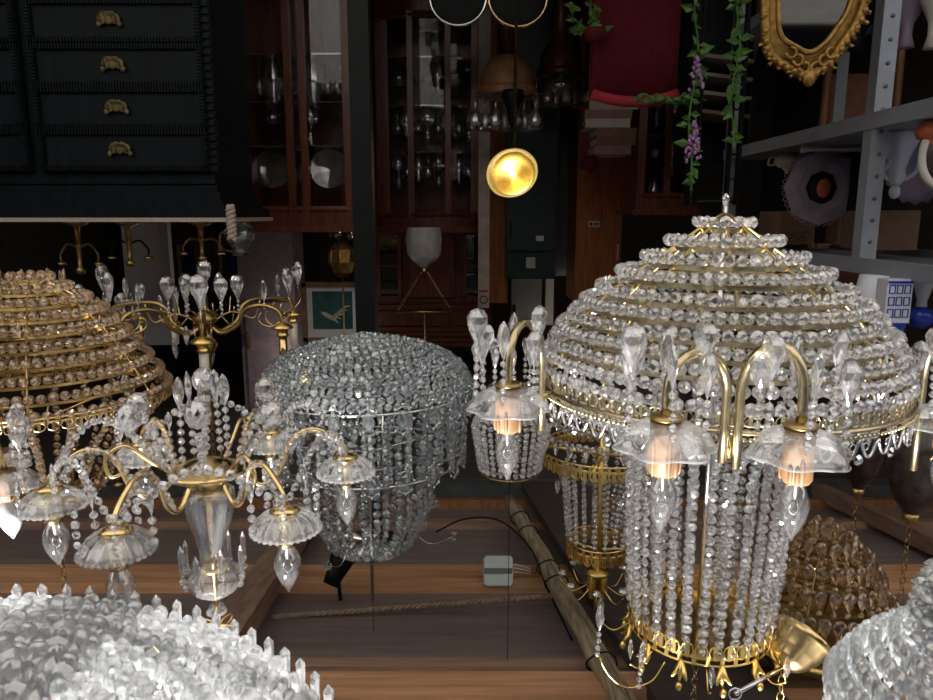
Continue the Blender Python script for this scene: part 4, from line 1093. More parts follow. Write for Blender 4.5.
# --- doors, lockers and boxes mid-shop
def cupboard(name, a, Y, depth, mat, label, cat, feet=True):
    px0, py1, px1 = a; x0, x1 = wx(px0, Y, py1), wx(px1, Y, py1); z = ZY(py1, Y)
    T = thing(name, ((x0+x1)/2, Y+depth/2, 0), label, cat); w_ = abs(x1-x0)
    MB().box((0, 0, z/2), (w_, depth, z)).build('body', mat, T)
    return T, w_, z
T, w_, z = cupboard('wood_panel', (479, 303, 507), 4.9, .06, 'orangewood', 'plain orange-brown wooden door leaf standing left of the dark green locker', 'door leaf')
T, w_, z = cupboard('green_locker', (506, 279, 554), 4.75, .35, 'green', 'dark green metal locker with a small white label, centre', 'locker')
MB().box((-w_*.18, -.203, ZY(239, 4.6)), (.05, .004, .034)).build('paper_label', 'white', T)
MB().box((0.0-w_*.0, -.204, ZY(264, 4.6)), (.06, .006, .07)).build('badge', 'ivory', T)
m = MB(); m.box((0, -.203, ZY(252, 4.6)), (w_*.94, .006, .006)); m.box((w_*.42, -.21, ZY(230, 4.6)), (.012, .02, .1)); m.build('door_seam', 'black', T)
T, w_, z = cupboard('grey_cabinet', (511, 322, 541), 5.35, .3, 'grey', 'pale grey metal cabinet rising behind the dark green locker', 'cabinet')
MB().box((w_*.4, -.16, z-.1), (.02, .02, .06)).build('handle', 'black', T)
T, w_, z = cupboard('grey_cabinet', (556, 276, 571), 5.3, .3, 'grey', 'narrow grey metal cabinet between the green locker and orange cupboard', 'cabinet')
MB().box((0, -.155, z-.13), (w_*.8, .01, .22)).build('door', 'grey', T)
T, w_, z = cupboard('white_post', (545, 325, 553), 5.5, .05, 'white', 'white upright board behind the green locker', 'board')
T, w_, z = cupboard('orange_cupboard', (574, 302, 619), 4.75, .4, 'orangewood', 'orange-brown cupboard with a small white price label beside a book stack', 'cupboard')
m = MB()
for s in (-1, 1): m.box((s*w_*.24, -.206, z-.42), (w_*.42, .014, .74))
d = m.build('door', 'orangewood', T)
lb_ = MB().box((w_*.12, -.217, ZY(224, 4.75)), (.075, .004, .038)).build('price_label', 'white', T)
m = MB(); m.box((w_*.12+.02, -.2195, ZY(224, 4.75)), (.018, .002, .02))
for k in range(3): m.box((w_*.12-.002-.013*k, -.2195, ZY(224, 4.75)), (.009, .002, .018))
m.build('label_print', 'ink', lb_)
MB().box((-w_*.42, -.207, z-.33), (.012, .02, .10)).build('handle', 'ivory', T)
T, w_, z = cupboard('white_notice_board', (478, 308, 489), 4.2, .02, 'paper', 'narrow cream notice with red border at the edge of the orange door leaf', 'notice')
MB().box((0, -.012, z-.1), (w_*.8, .004, .012)).build('border', 'pink', T); MB().lathe([(.018, 0), (.024, 0), (.024, .003), (.018, .003)], 20, (0, -.012, z-.05), rot=(PI/2, 0, 0)).build('round_emblem', 'red', T)
# low bench with stacks of books and cartons
bx0, bx1 = wx(584, 4.1), wx(632, 4.1)
bench = MB().box((0, 0, .42), (abs(bx1-bx0)+.04, .45, .84)); zb_ = ZY(96, 4.1)
bench = MB().box((0, 0, zb_/2), (abs(bx1-bx0)-.03, .4, zb_)).build('low_chest', 'mahogany', None, ((bx0+bx1)/2-.02, 4.12, 0)); tag(bench, 'low dark chest under the stack of books right of the dish lamp', 'chest')
z = zb_; desc = ['brown cloth', 'beige', 'dusty rose', 'cream', 'faded brown', 'pale beige', 'rose-brown']; mts = ['booka', 'paper', 'plum', 'ivory', 'booka', 'card', 'plum']
for k in range(7):
    h_ = .045+.02*((k*3) % 3); T = thing('book', ((bx0+bx1)/2+R.uniform(-.02, .02), 4.06, z), '%s book, number %s up in the stack on the low dark chest' % (desc[k], ('one', 'two', 'three', 'four', 'five', 'six', 'seven')[k]), 'book', None, R.uniform(-.12, .12))
    w_ = .27-.012*k
    MB().box((0, 0, h_/2), (w_-.012, .19, h_-.012)).build('pages', 'paper', T)
    m = MB(); m.box((0, 0, .003), (w_, .2, .006)); m.box((0, 0, h_-.003), (w_, .2, .006)); m.box((0, -.1, h_/2), (w_, .006, h_)); m.build('cover', mts[k], T)
    z += h_+.0004
f = MB().lathe([(0, 0), (.03, .0), (.055, .03), (.05, .07), (0, .09)], 14).build('red_pot', 'red', None, ((bx0+bx1)/2+.1, 4.06, z)); tag(f, 'small red pot on top of the book stack', 'pot')
# red-glazed dresser with dark glazed doors, right of the books
V3, c4, w4, z4 = vitrine(640, 700, 3.9, .36, ZY(215, 3.9), 'dark display cabinet behind the iron trellis, right of the book stack', 'mahogany', (0, .5, 1), (40, 90, 140, 180))
for si, z in enumerate(z4):
    for k in range(4):
        put(('decanter', 'wine_glass', 'cut_glass_vase')[(k+si) % 3], 'crystal', c4-.15+.09*k, 4.05, z, 'crystal piece behind glass on the %s shelf of the dark cabinet behind the trellis' % ('lowest', 'second', 'third', 'top')[si], 'glassware', 'crystal on the %s shelf of the cabinet behind the trellis' % ('lowest', 'second', 'third', 'top')[si], .8)

# --- red velvet armchair back
Yr = 2.9; T = thing('armchair', (wx(645, Yr, 60), Yr+.2, 0), 'crimson velvet armchair back with pink piped edge, top centre right', 'armchair')
zt_ = ZY(93, Yr); hw = abs(wx(600, Yr)-wx(690, Yr))/2
def cushion(w_, d_, z0, z1, bow=.03, n=12):
    vs = []; fs = []; k = n+1
    for yy in (-d_/2, d_/2):
        for zz in range(5):
            t = zz/4
            for i in range(k):
                s = 2*i/n-1
                vs.append((s*w_/2, yy*(1-.5*max(abs(s), abs(2*t-1))**6), z0+(z1-z0)*t+(bow*(1-s*s) if zz == 4 else 0)))
    for q in range(2):
        for zz in range(4):
            for i in range(n):
                a = q*5*k+zz*k+i; f = (a, a+1, a+k+1, a+k); fs.append(f if q == 0 else f[::-1])
    for i in range(n):
        fs.append((i, i+1, 5*k+i+1, 5*k+i)); fs.append((4*k+i, 4*k+i+1, 9*k+i+1, 9*k+i))
    for zz in range(4):
        for i in (0, n): fs.append((zz*k+i, (zz+1)*k+i, 5*k+(zz+1)*k+i, 5*k+zz*k+i))
    return vs, fs
MB().add(*cushion(hw*2, .14, .42, zt_-.02), Matrix(), True).build('backrest', 'red', T)
m = MB(); m.tube([((2*i/12-1)*hw, -.05, zt_-.02+.03*(1-(2*i/12-1)**2)) for i in range(13)], .022, 8); m.build('piping', 'pink', T)
m = MB().box((0, .20-.05-.35, .38), (hw*2, .5, .12)); m.build('seat', 'red', T)
for sx in (-1, 1):
    for sy in (-.40, .05): MB().tube([(sx*hw*.85, sy, 0), (sx*hw*.85, sy, .33)], .02, 8).build('leg', 'mahogany', T)

# --- wrought iron trellis with silk wisteria
Yt_ = 2.25
def leaf(m, p, L, mx):
    m.add([(0, 0, 0), (L*.28, L*.4, .004), (0, L, 0), (-L*.28, L*.4, .004), (0, L*.45, -.006)], [(0, 1, 4), (1, 2, 4), (2, 3, 4), (3, 0, 4)], Matrix.Translation(p) @ mx)
T = thing('iron_trellis', (wx(715, Yt_), Yt_, 0), 'black wrought-iron trellis of paired uprights, right of the red armchair', 'trellis')
xs = [wx(px, Yt_)-T.location.x for px in (691, 699, 731, 741)]; zt_ = ZY(205, Yt_)
for x in xs: MB().tube([(x, 0, 0), (x, 0, zt_)], .009, 8).build('upright', 'black', T)
for k in range(10):
    z = .3+k*.13
    for a, b in ((0, 1), (2, 3)): MB().tube([(xs[a]+(xs[b]-xs[a])*(.5+.5*math.cos(q)), .0, z+.03*math.sin(q)) for q in [2*PI*i/12 for i in range(12)]], .0035, 5, True).build('scroll_ring', 'black', T)
m = MB(); m.tube([(xs[0], 0, zt_-.01), (xs[3], 0, zt_-.01)], .006, 6); m.tube([(xs[0], 0, .25), (xs[3], 0, .25)], .006, 6)
m.build('cross_rail', 'black', T)
def garland(px, py0, py1, Y, label, flowers=True, n=60):
    c = P(px, (py0+py1)/2, Y); T = thing('flower_garland', c, label, 'garland')
    z0, z1 = ZY(py0, Y)-c.z, ZY(py1, Y)-c.z
    pts = catmull([(.012*math.sin(k*1.7), .012*math.cos(k*2.1), z0+(z1-z0)*k/7) for k in range(8)], 6)
    MB().tube(pts, .003, 5).build('vine', 'leaf', T)
    m = MB()
    for k in range(n): p = R.choice(pts); leaf(m, p, R.uniform(.03, .05), rot_m(R.uniform(0, 6), R.uniform(0, 6), R.uniform(0, 6)))
    m.build('leaves', 'leaf', T)
    if flowers:
        m = MB()
        for cl_ in range(4):
            p0 = Vector(R.choice(pts))
            for k in range(22):
                t = k/22; rr_ = .018*(1-t)+.003; a = R.uniform(0, 6.28); m.ellipsoid(p0+Vector((rr_*math.cos(a), -.02+rr_*math.sin(a), -.09*t)), (.005, .004, .006), 6, 4)
        m.build('blossoms', 'lilac', T)
garland(694, -20, 185, Yt_-.025, 'silk garland with lilac blossoms on the left pair of trellis uprights')
garland(736, -20, 150, Yt_-.025, 'dark leafy garland on the right pair of trellis uprights', False, 50)
# green leaves under and beside the armchair
T = thing('leaf_spray', P(668, 100, 2.75), 'green leaf spray along the top edge of the red armchair', 'leaf spray')
m = MB()
for k in range(46): leaf(m, Vector((R.uniform(-.13, .13), R.uniform(-.02, .02), R.uniform(-.012, .012))), .04, rot_m(R.uniform(-.6, .6), R.uniform(0, 6), R.uniform(0, 6)))
m.build('leaves', 'leaf', T); MB().tube([(-.14, 0, 0), (0, .01, .005), (.14, 0, 0)], .003, 5).build('stem', 'leaf', T); MB().tube([(0, .01, .0), (0, .25, -.02)], .003, 5).build('tie', 'black', T)
T = thing('rose_spray', P(590, 25, 2.95), 'red silk rose with leaves left of the red armchair', 'flower spray')
MB().ellipsoid((-.02, 0, .03), (.045, .04, .035), 12, 8).build('rose_bloom', 'red', T)
m = MB()
for k in range(26): leaf(m, Vector((R.uniform(-.05, .07), R.uniform(-.03, .03), R.uniform(-.08, .04))), .05, rot_m(R.uniform(0, 6), R.uniform(0, 6), R.uniform(0, 6)))
m.build('leaves', 'leaf', T); MB().tube([(0, 0, 0), (.01, .02, -T.location.z+.02)], .005, 6).build('stem', 'leaf', T); MB().lathe([(0, 0), (.07, 0), (.09, .2), (.0, .2)], 16, (.01, .02, -T.location.z)).build('flower_pot', 'booka', T)
# shelf of stacked trays between the trellis uprights
T = thing('slatted_shelf', (wx(717, 3.5), 3.55, 0), 'dark shelf unit with pale slanting boards seen between the trellis uprights', 'shelf unit')
MB().box((0, .12, .65), (.26, .02, 1.3)).build('back', 'black', T)
for s in (-1, 1): MB().box((s*.13, 0, .65), (.02, .24, 1.3)).build('side', 'black', T)
for k, py in enumerate((62, 80, 98, 116)):
    MB().box((0, -.02, ZY(py, 3.5)), (.24, .24, .016), (0, .12, 0)).build('shelf_board', 'paper' if k < 3 else 'plum', T)

# --- gilt mirror
Ym = 1.95; c = P(812, 20, Ym); T = thing('gilt_mirror', c, 'ornate carved gilt mirror frame with crest, hanging at top right', 'mirror')
sc = S(20, Ym)
out = [(-52, -95), (-50, -40), (-46, 10), (-40, 32), (-22, 44), (0, 52), (20, 40), (34, 20), (46, 0), (52, -28), (54, -60), (52, -95)]
def mpt(x, y, f=1.0): return Vector((-x*sc*f, 0, y*sc*f))
op = [mpt(x, y) for x, y in out]; cp = catmull(op+[op[0]], 6)[:-1]
MB().tube(cp, .013, 8, True).build('outer_moulding', 'antique', T)
cen = mpt(0, -30); ip = [cen+(p-cen)*.74+Vector((0, -.004, 0)) for p in cp]
MB().tube(ip, .007, 8, True).build('inner_moulding', 'antique', T)
m = MB(); N = len(cp); m.add([p+Vector((0, .004, 0)) for p in cp]+ip, [(i, (i+1) % N, N+(i+1) % N, N+i) for i in range(N)]); m.add([p+Vector((0, .014, 0)) for p in cp]+[p+Vector((0, .014, 0)) for p in ip], [(i, (i+1) % N, N+(i+1) % N, N+i) for i in range(N)]); m.build('frame_cove', 'antique', T)
m = MB()
for k in range(0, N, 2):
    p = cp[k]; d = (p-cen).normalized()
    m.ellipsoid(p+d*.004+Vector((0, -.008, 0)), (.010, .010, .010), 8, 6)
    m.tube([p+d*.0, p+d*.018+Vector((.008*math.sin(k), -.01, 0)), p+d*.012+Vector((.014*math.sin(k), -.014, .004))], [.006, .005, .002], 6)
for s in (-1, 1):
    for j in range(3):
        m.tube([mpt(s*(6+7*j)+5*math.cos(q)*s, 46-7*j+5*math.sin(q))+Vector((0, -.012, 0)) for q in [.5*i for i in range(11)]], .0045, 6)
m.ellipsoid(mpt(0, 56)+Vector((0, -.01, 0)), (.018, .012, .022), 10, 8)
m.build('carved_leaves', 'antique', T)
m = MB(); m.add([p+Vector((0, .003, 0)) for p in ip], [tuple(range(N))]); m.build('mirror_glass', 'mirror', T)
m = MB(); m.box((0, .05, -.16), (.03, .03, .1)); m.tube([(0, .02, mpt(0, 0).z), (0, .06, -.18), (0, .06, -c.z)], .012, 8); m.lathe([(0, 0), (.14, 0), (.12, .03), (0, .03)], 18, (0, .06, -c.z)); m.build('easel_stand', 'black', T)

# --- grey slotted rack along the right side with its ware
XK = -1.14
K_ = thing('storage_rack', (XK, 2.6, 0), 'grey slotted-angle storage rack with crossing bar and upright, right side', 'rack')
zb1, zb2 = 1.29, 1.68
def rk(m, c_, d_): return m.box((c_[0]-XK, c_[1]-2.6, c_[2]), d_)
for Yp, xx in ((2.12, XK), (3.25, XK), (2.12, -1.62), (3.25, -1.62)):
    m = MB(); rk(m, (xx, Yp, zb2/2+.0), (.006, .045, zb2)); rk(m, (xx-.022*(1 if xx > -1.4 else -1), Yp-.02, zb2/2), (.044, .006, zb2))
    u = m.build('upright', 'rack', K_)
    for k in range(26 if xx > -1.4 and Yp < 3 else 0): MB().lathe([(0, -.0015), (.006, -.0015), (.006, .0015), (0, .0015)], 10, (xx-XK-.022*(1 if xx > -1.4 else -1), Yp-.02-2.6-.004, .1+k*.061), rot=(PI/2, 0, 0)).build('bolt_hole', 'steel', u)
for z, mt in ((zb1, 'rack'), (zb2+.012, 'rack'), (.8, 'rack')):
    m = MB(); ylo = 1.5 if z < 1.6 else 1.72
    rk(m, (XK+.004, (ylo+3.28)/2, z), (.008, 3.28-ylo, .044)); rk(m, (-1.64, (ylo+3.28)/2, z), (.008, 3.28-ylo, .044))
    m.build('long_beam', mt, K_)
    m = MB(); rk(m, (-1.39, (ylo+3.28)/2, z+.012), (.48, 3.28-ylo, .012)); m.build('shelf_panel', mt, K_)
sh1, sh2 = zb1+.0185, zb2+.0305
def onshelf(px, py, x): # y so that point at world x lies in column px
    d = ray(px, py); return x/d.x
# octagonal lace clock
Yq = onshelf(812, 190, -1.30); T = thing('octagonal_plate_clock', (-1.30, Yq, sh1), 'octagonal lilac-grey lace-edged clock standing on the rack behind the bar', 'clock')
rq = .135; m = MB(); m.lathe([(rq*.45, 0), (rq*.7, .006), (rq, .0), (rq*1.02, .008), (rq*.7, .016), (rq*.45, .012)], 8, (0, 0, rq+.006), rot=(PI/2, 0, 0), smooth=False); m.build('lace_plate', 'lilacplate', T)
m = MB()
for i in range(40): a = 2*PI*i/40; m.tube([((rq*1.0+.008*math.cos(q))*math.cos(a)-.008*math.sin(q)*math.sin(a), -.004, rq+.006+(rq*1.0+.008*math.cos(q))*math.sin(a)*.99+.008*math.sin(q)*math.cos(a)) for q in [2*PI*k/6 for k in range(6)]], .0016, 4, True)
m.build('lace_edge', 'lilacplate', T)
MB().ellipsoid((0, -.016, rq+.01), (.045, .012, .055), 20, 8).build('oval_medallion', 'black', T); MB().ellipsoid((0, -.026, rq+.01), (.026, .005, .034), 16, 8).build('painted_flowers', 'terracotta', T)
MB().box((0, .03, .04), (.05, .06, .08)).build('easel', 'black', T)
# second lace plate and frame
Yq = onshelf(905, 200, -1.42); T = thing('lace_plate', (-1.42, Yq, sh1), 'round lilac lace-edged plate standing on the rack right of the upright', 'plate')
m = MB(); m.lathe([(0, 0), (.06, .004), (.10, .0), (.102, .006), (.06, .01), (0, .008)], 32, (0, 0, .104), rot=(PI/2, 0, 0), scallop=.05, lobes=16); m.build('dish', 'lilacplate', T)
MB().box((0, .03, .03), (.05, .05, .06)).build('easel', 'black', T)
Yq = onshelf(930, 180, -1.24); T = thing('oval_picture_frame', (-1.24, Yq, sh1), 'cream oval picture frame on the rack at the right edge', 'picture frame')
MB().tube([(.06*math.cos(q), 0, .088+.08*math.sin(q)) for q in [2*PI*i/30 for i in range(30)]], .010, 8, True).build('frame_ring', 'ivory', T); MB().ellipsoid((0, .004, .088), (.058, .004, .078), 20, 6).build('picture', 'pattern', T); MB().box((0, .02, .02), (.06, .06, .04)).build('easel', 'black', T)
# orange jar + white figurine + teapot + small things
Yq = onshelf(914, 128, -1.20); T = thing('ginger_jar', (-1.20, Yq, sh1), 'round orange-glazed jar on the rack right of the upright', 'jar')
MB().lathe([(.0, 0), (.02, 0), (.034, .012), (.038, .03), (.032, .046), (.016, .052), (0, .052)], 22).build('jar_body', 'terracotta', T); MB().lathe([(0, .052), (.017, .053), (.012, .06), (0, .064)], 14).build('lid', 'terracotta', T)
def figurine(x, px, py, s, label, mat='porcelain'):
    Yq = onshelf(px, py, x); T = thing('porcelain_figurine', (x, Yq, sh1), label, 'figurine')
    MB().lathe([(0, 0), (.055*s, 0), (.06*s, .008*s), (.045*s, .03*s), (.028*s, .07*s), (.02*s, .10*s), (.026*s, .12*s), (.012*s, .14*s), (0, .142*s)], 20, scallop=.14, lobes=6).build('gown', mat, T)
    MB().ellipsoid((0, 0, .157*s), (.015*s, .015*s, .019*s), 12, 8).build('head', mat, T)
    m = MB()
    for q in (-1, 1): m = MB(); m.tube(catmull([(q*.022*s, 0, .125*s), (q*.045*s, -.01*s, .105*s), (q*.038*s, -.03*s, .08*s)], 5), .006*s, 6); m.build('arm', mat, T)
figurine(-1.28, 885, 160, 1.1, 'white porcelain lady figurine on the rack just right of the upright')
figurine(-1.50, 868, 150, .8, 'small white figurine deep on the rack behind the upright')
T = thing('teapot', (-1.27, onshelf(778, 155, -1.27), sh1), 'small cream teapot on the rack behind the far end of the bar', 'teapot')
MB().lathe([(0, 0), (.03, 0), (.05, .02), (.052, .035), (.035, .055), (.0, .062)], 20).build('pot_body', 'ivory', T); MB().lathe([(0, .06), (.02, .06), (.008, .07), (.008, .078), (0, .08)], 14).build('lid', 'ivory', T)
MB().tube(catmull([(-.045, 0, .025), (-.07, 0, .035), (-.08, 0, .055)], 5), .007, 7).build('spout', 'ivory', T); MB().tube(catmull([(.045, 0, .045), (.075, 0, .045), (.07, 0, .02), (.045, 0, .015)], 5), .004, 7).build('handle', 'ivory', T)
o = MB().lathe([(0, -.13), (.014, -.13), (.010, -.10), (.006, 0), (.008, .10), (.014, .13), (0, .13)], 14, (0, 0, .015), rot=(0, PI/2, 0)).build('rolling_stick', 'ivory', None, (-1.30, onshelf(820, 150, -1.30)-.05, sh1)); tag(o, 'pale turned stick lying on the rack shelf beside the cream teapot', 'stick')
for k, (x, px, lb) in enumerate(((-1.46, 790, 'left'), (-1.5, 830, 'right'))):
    o = MB().lathe([(0, 0), (.03, 0), (.035, .05), (.02, .09), (.012, .12), (.016, .14), (0, .14)], 16).build('dark_vase', 'pattern', None, (x, onshelf(px, 160, x), sh1)); tag(o, 'dark patterned vase deep on the rack shelf, %s one of two' % lb, 'vase')
# lower shelf: dark shapes below the bar
for k, (px, h_, r_, mt, lb) in enumerate(((835, .20, .06, 'black', 'dark round jar on the lower rack shelf below the bar'), (880, .24, .05, 'lilacplate', 'grey mottled ceramic vase on the lower rack shelf'), (905, .26, .045, 'ivory', 'pale figurine-shaped lamp base on the lower rack shelf'), (925, .22, .05, 'blue', 'deep blue glass vase on the lower rack shelf at the edge'), (860, .27, .045, 'blue', 'cobalt blue bottle beside the gilt mirror on the lower rack shelf'))):
    x = -1.28-.03*k; o = MB().lathe([(0, 0), (r_*.6, 0), (r_, h_*.25), (r_*.9, h_*.5), (r_*.35, h_*.72), (r_*.3, h_*.85), (r_*.5, h_), (0, h_)], 20, scallop=.05, lobes=8).build('vase', mt, None, (x, min(3.1, max(1.6, onshelf(px, 60, x))), .8185)); tag(o, lb, 'vase')
# cardboard boxes under the top shelf (stand on the rack shelf) and Delft ware on the top shelf
def carton(x, px0, px1, py, Y, z0, label, text=None):
    xa, xb = wx(px0, Y, py), wx(px1, Y, py); z1_ = min(ZY(262, Y), zb2-.012)
    cr = MB().box((0, 0, (z1_-.135-z0)/2), (abs(xa-xb)*1.05, .20, z1_-.135-z0)).build('storage_crate', 'black', None, ((xa+xb)/2, Y+.12, z0)); tag(cr, ('black crate under the letter-printed cardboard box', 'black crate under the narrow box beside the rack upright', 'black crate under the plain brown cardboard box')[(px0 > 800)+(px0 > 850)], 'crate'); z0 = z1_-.1345
    T = thing('cardboard_box', ((xa+xb)/2, Y+.12, z0), label, 'box'); w_ = abs(xa-xb); h_ = z1_-z0
    MB().box((0, 0, h_/2), (w_, .22, h_)).build('carton', 'card', T)
    if text:
        cu = bpy.data.curves.new('printed_letters', 'FONT'); cu.body = text; cu.size = .045; cu.extrude = .0006; cu.align_x = 'CENTER'; cu.align_y = 'CENTER'; cu.materials.append(MAT['ink'])
        tmp = bpy.data.objects.new('text_source', cu); me = bpy.data.meshes.new_from_object(tmp); bpy.data.objects.remove(tmp); o = bpy.data.objects.new('printed_letters', me); COL.objects.link(o); o.parent = T; o.location = (0, -.1115, h_-.035); o.rotation_euler = (PI/2, PI, 0)
    MB().box((0, 0, h_+.0006), (w_*.16, .22, .001)).build('packing_tape', 'paper', T)
s_ = sh1
carton(0, 780, 815, 240, 3.02, s_, 'brown cardboard box printed with dark letters behind the crystal chandelier tip', 'UCC')
carton(0, 838, 848, 240, 2.98, s_, 'narrow cardboard box beside the rack upright')
carton(0, 876, 921, 228, 2.5, s_, 'plain brown cardboard box right of the rack upright below the Delft ware')
# Delft ware
Yd = 1.86; T = thing('delft_house', (wx(893, Yd, 300), Yd, sh2), 'white and blue porcelain canal house with painted windows on the top rack shelf', 'porcelain house')
w_, h_ = .065, .14
MB().box((0, 0, h_*.4), (w_, .05, h_*.8)).build('house_body', 'porcelain', T)
m = MB(); m.box((0, 0, h_*.85), (w_*.8, .05, h_*.1)); m.box((0, 0, h_*.95), (w_*.5, .05, h_*.1)); m.build('stepped_gable', 'blue', T)
m = MB()
for i in (-1, 0, 1):
    for j in range(3):
        x, z = i*w_*.3, h_*(.18+.22*j)
        for q in (-1, 1): m.box((x+q*.007, -.026, z), (.0022, .002, .02)); m.box((x, -.026, z+q*.010), (.016, .002, .0022))
m.box((0, -.027, h_*.05), (w_*.95, .003, .006)); m.build('painted_windows', 'blue', T)
T = thing('delft_bottle', (wx(927, Yd, 300), Yd+.02, sh2), 'white porcelain bottle with round blue dome on the top rack shelf at right edge', 'bottle')
MB().lathe([(0, 0), (.03, 0), (.032, .008), (.02, .03), (.012, .06), (.014, .075), (0, .075)], 20).build('neck', 'porcelain', T); MB().lathe([(.012, .075), (.03, .085), (.034, .105), (.022, .128), (0, .135)], 22).build('blue_dome', 'blue', T)
T = thing('delft_tray', (wx(915, 1.80, 330), 1.98, sh2), 'low white dish with blue scroll border behind the porcelain house', 'dish')
MB().lathe([(0, 0), (.05, 0), (.07, .11), (.072, .17), (.068, .17), (.064, .11), (0, .01)], 28).build('bowl', 'porcelain', T)
m = MB(); m.tube(ring_tube(.0735, .165, 30), .002, 4, True); m.tube(ring_tube(.0735, .13, 30), .002, 4, True)
for i in range(10): a = 2*PI*i/10; m.tube([(.0735*math.cos(a+.2*math.cos(q)), .0735*math.sin(a+.2*math.cos(q)), .148+.010*math.sin(q)) for q in [2*PI*k/8 for k in range(8)]], .0018, 4, True)
m.build('blue_border', 'blue', T)
# orange chair back behind the big chandelier
T = thing('bentwood_chair', (wx(842, 3.0, 280), 3.55, 0), 'rounded orange-brown wooden chair back behind the large crystal chandelier', 'chair')
Yc_ = 3.55; zt_ = ZY(292, Yc_); T.location.x = wx(843, Yc_, 285)
m = MB(); m.tube(catmull([(-.16, 0, .45), (-.17, 0, zt_-.15), (-.10, 0, zt_-.02), (0, 0, zt_), (.10, 0, zt_-.02), (.17, 0, zt_-.15), (.16, 0, .45)], 6), .02, 8); m.build('back_frame', 'cork', T)
MB().add(*cushion(.30, .03, .9, zt_-.06), Matrix(), True).build('back_panel', 'booka', T)
MB().box((0, -.2, .44), (.38, .42, .04)).build('seat', 'cork', T)
for sx in (-.16, .16):
    for sy in (-.38, -.02): MB().tube([(sx, sy, 0), (sx, sy, .42)], .018, 8).build('leg', 'cork', T)

# --- things behind the scroll-arm chandelier, upper left below the chest
T, w_, z = cupboard('white_panel_door', (131, 345, 176), 4.2, .05, 'white', 'pale bluish-white door panel behind the scroll-arm chandelier', 'door leaf')
MB().box((0, -.03, z-.5), (w_*.7, .012, .6)).build('raised_panel', 'white', T)
T, w_, z = cupboard('white_cabinet', (246, 415, 300), 4.6, .3, 'lilacplate', 'pale pinkish-grey cabinet behind the right of the scroll-arm chandelier', 'cabinet')
MB().box((0, -.155, z-.4), (w_*.8, .012, .7)).build('door', 'lilacplate', T); MB().box((w_*.35, -.17, z-.5), (.015, .02, .1)).build('handle', 'brass', T)
c = P(333, 312, 3.6); T = thing('framed_picture', c, 'framed teal picture of a pale bird in white mount beside the black post', 'picture')
MB().box((0, 0, 0), (.26, .012, .26)).build('mount', 'white', T)
m = MB()
for s in (-1, 1): m.box((s*.14, -.004, 0), (.024, .03, .30)); m.box((0, -.004, s*.14), (.30, .03, .024))
m.build('picture_frame', 'frame', T); MB().box((0, -.008, -.01), (.20, .006, .19)).build('painting', 'teal', T)
m = MB(); m.ellipsoid((.02, -.013, .02), (.045, .003, .012), 12, 6, (0, .5, 0))
for k in range(5): m.tube([(.0, -.013, .02), (-.02-.012*k, -.013, .05-.02*k), (-.03-.016*k, -.013, .055-.022*k)], [.006, .005, .001], 5)
m.build('painted_bird', 'bird', T); MB().tube([(0, .01, .14), (0, .02, 2.80-c.z)], .0025, 5).build('hanging_wire', 'black', T)
c = P(342, 262, 3.4); T = thing('amber_lantern', c, 'golden amber glass lantern hanging beside the black post', 'lantern')
MB().lathe([(.0, -.10), (.03, -.09), (.055, -.06), (.06, -.0), (.045, .05), (.02, .07)], 8, smooth=False).build('amber_glass', 'antique', T)
m = MB(); 
for k in range(8): a = PI/4*k; m.tube([(.0, 0, -.10), (.058*math.cos(a), .058*math.sin(a), -.05), (.062*math.cos(a), .062*math.sin(a), 0), (.022*math.cos(a), .022*math.sin(a), .07)], .003, 5)
m.tube([(0, 0, .07), (0, 0, 2.80-c.z)], .004, 6); m.build('lantern_frame', 'oldbrass', T)
for k in range(5): a = 2*PI*k/5; drop(T, 'pear', (.05*math.cos(a), .05*math.sin(a), -.12), .04, 'amber', beads=0)
c = P(244, 243, 2.55); T = thing('glass_shade_jug', (c.x-.03, YB+.30, zt+.0036), 'smoky bulbous glass jug standing on the corner of the blue-black chest', 'jug')
T.location.z = ZY(221, YB)+.0036; T.location.x = xr+.06
MB().lathe([(.0, 0), (.03, 0), (.055, .03), (.06, .06), (.04, .09), (.025, .11), (.035, .13), (.03, .13), (.02, .11), (.035, .085), (.05, .06), (.0, .01)], 22).build('jug_body', 'shade_smoke', T)
MB().tube(catmull([(.03, 0, .115), (.075, 0, .10), (.075, 0, .05), (.055, 0, .035)], 6), .005, 7).build('jug_handle', 'oldbrass', T)
# two brass candlesticks and a wooden hook frame above the chest
for k, (px, lb, h_) in enumerate(((70, 'brass candlestick on the chest below the left tiered chandelier', .20), (122, 'brass candlestick on the chest next to the white door panel', .17), (196, 'gold candlestick on the chest beside the smoky jug', .15))):
    T = thing('candlestick', (wx(px, YB+.2, 235), YB+.25, ZY(221, YB)+.0036), lb, 'candlestick')
    MB().lathe([(0, 0), (.045, 0), (.04, .01), (.012, .02), (.010, h_*.4), (.018, h_*.45), (.009, h_*.5), (.009, h_*.85), (.02, h_*.9), (.014, h_*.98), (0, h_)], 20).build('stem', 'oldbrass', T)
    for s in (-1, 1):
        MB().tube(catmull([(0, 0, h_*.5), (s*.04, 0, h_*.42), (s*.07, 0, h_*.6), (s*.07, 0, h_*.75)], 6), .004, 6).build('branch', 'black' if k == 1 else 'oldbrass', T)
        MB().lathe([(0, 0), (.014, .002), (.018, .012), (0, .012)], 12, (s*.07, 0, h_*.75)).build('cup', 'brass', T)
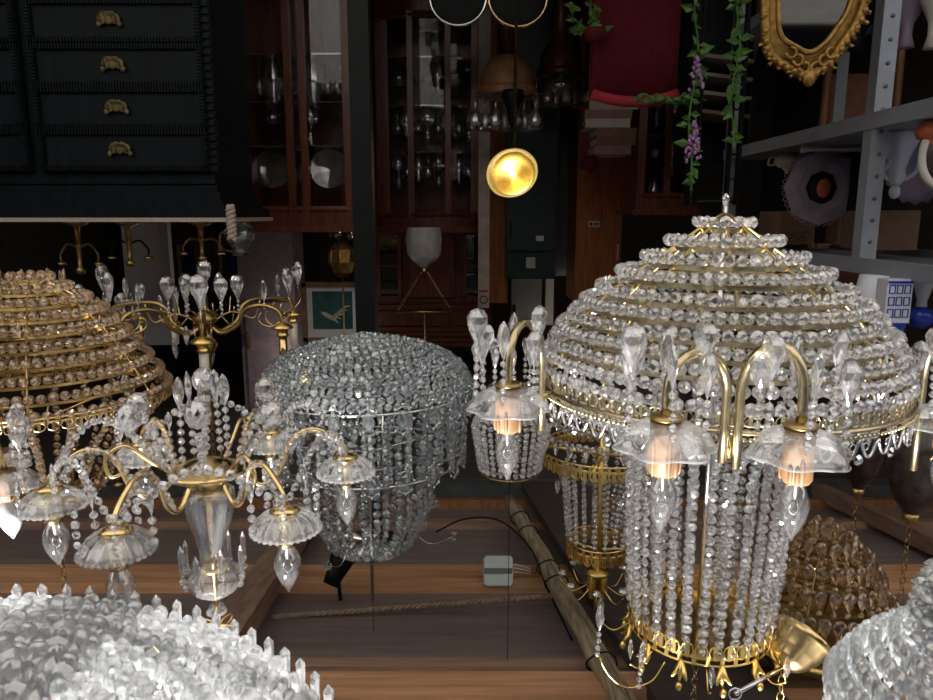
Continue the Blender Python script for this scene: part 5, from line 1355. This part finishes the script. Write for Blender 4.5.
# drape of books / dark bookcase along the back wall
T = thing('bookcase', (wx(90, 5.9, 290), 6.3, 0), 'dark bookcase against the back wall behind the left chandeliers', 'bookcase')
MB().box((0, .12, 1.15), (2.4, .02, 2.3)).build('back', 'redwood', T)
for k in range(6): MB().box((0, 0, .1+.42*k), (2.4, .26, .03)).build('shelf', 'mahogany', T)
for s in (-1, 0, 1): MB().box((s*1.2, 0, 1.15), (.03, .26, 2.3)).build('side', 'mahogany', T)
bkx = T.location.x; n_ = 0; cols = [('booka', 'brown'), ('paper', 'cream'), ('red', 'dark red'), ('green', 'dark green'), ('plum', 'rose-brown'), ('blue', 'blue'), ('card', 'tan')]
BM = {m_: MB().box((0, 0, .13), (.035, .18, .26)).mesh('book', m_) for m_, _ in cols}
for sh in (3, 4):
    for k in range(24):
        m_, nm = cols[(k*5+sh*3) % 7]; o = bpy.data.objects.new('book', BM[m_]); COL.objects.link(o)
        o.location = (bkx-1.1+.05*k+(1.05 if sh == 4 else .95)*0, 6.24, .1+.42*sh+.0155); o.scale = (1, 1, R.uniform(.8, 1.1))
        tag(o, '%s book upright on the %s shelf of the dark bookcase' % (nm, 'lower' if sh == 3 else 'upper'), 'book', '%s books on the %s bookcase shelf' % (nm, 'lower' if sh == 3 else 'upper'))
# made-up plain bulbs, added as fill light to brighten the shop interior
for k, (x, y) in enumerate(((1.0, 4.4), (-1.0, 4.9))):
    T = thing('fill_bulb', (x, y, 2.55), ('added fill-light bulb over the left half of the shop', 'added fill-light bulb over the right half of the shop')[k], 'lamp')
    MB().ellipsoid((0, 0, 0), (.04, .04, .05), 14, 8).build('bulb', 'lamp_on', T); MB().tube([(0, 0, .04), (0, 0, .2495)], .012, 8).build('socket', 'black', T)
    ld = bpy.data.lights.new('fill_bulb_light', 'POINT'); ld.energy = 2.0; ld.color = (1, .86, .7); ld.shadow_soft_size = .06
    lo = bpy.data.objects.new('fill_bulb_light', ld); COL.objects.link(lo); lo.parent = T; lo.location = (0, 0, -.12)
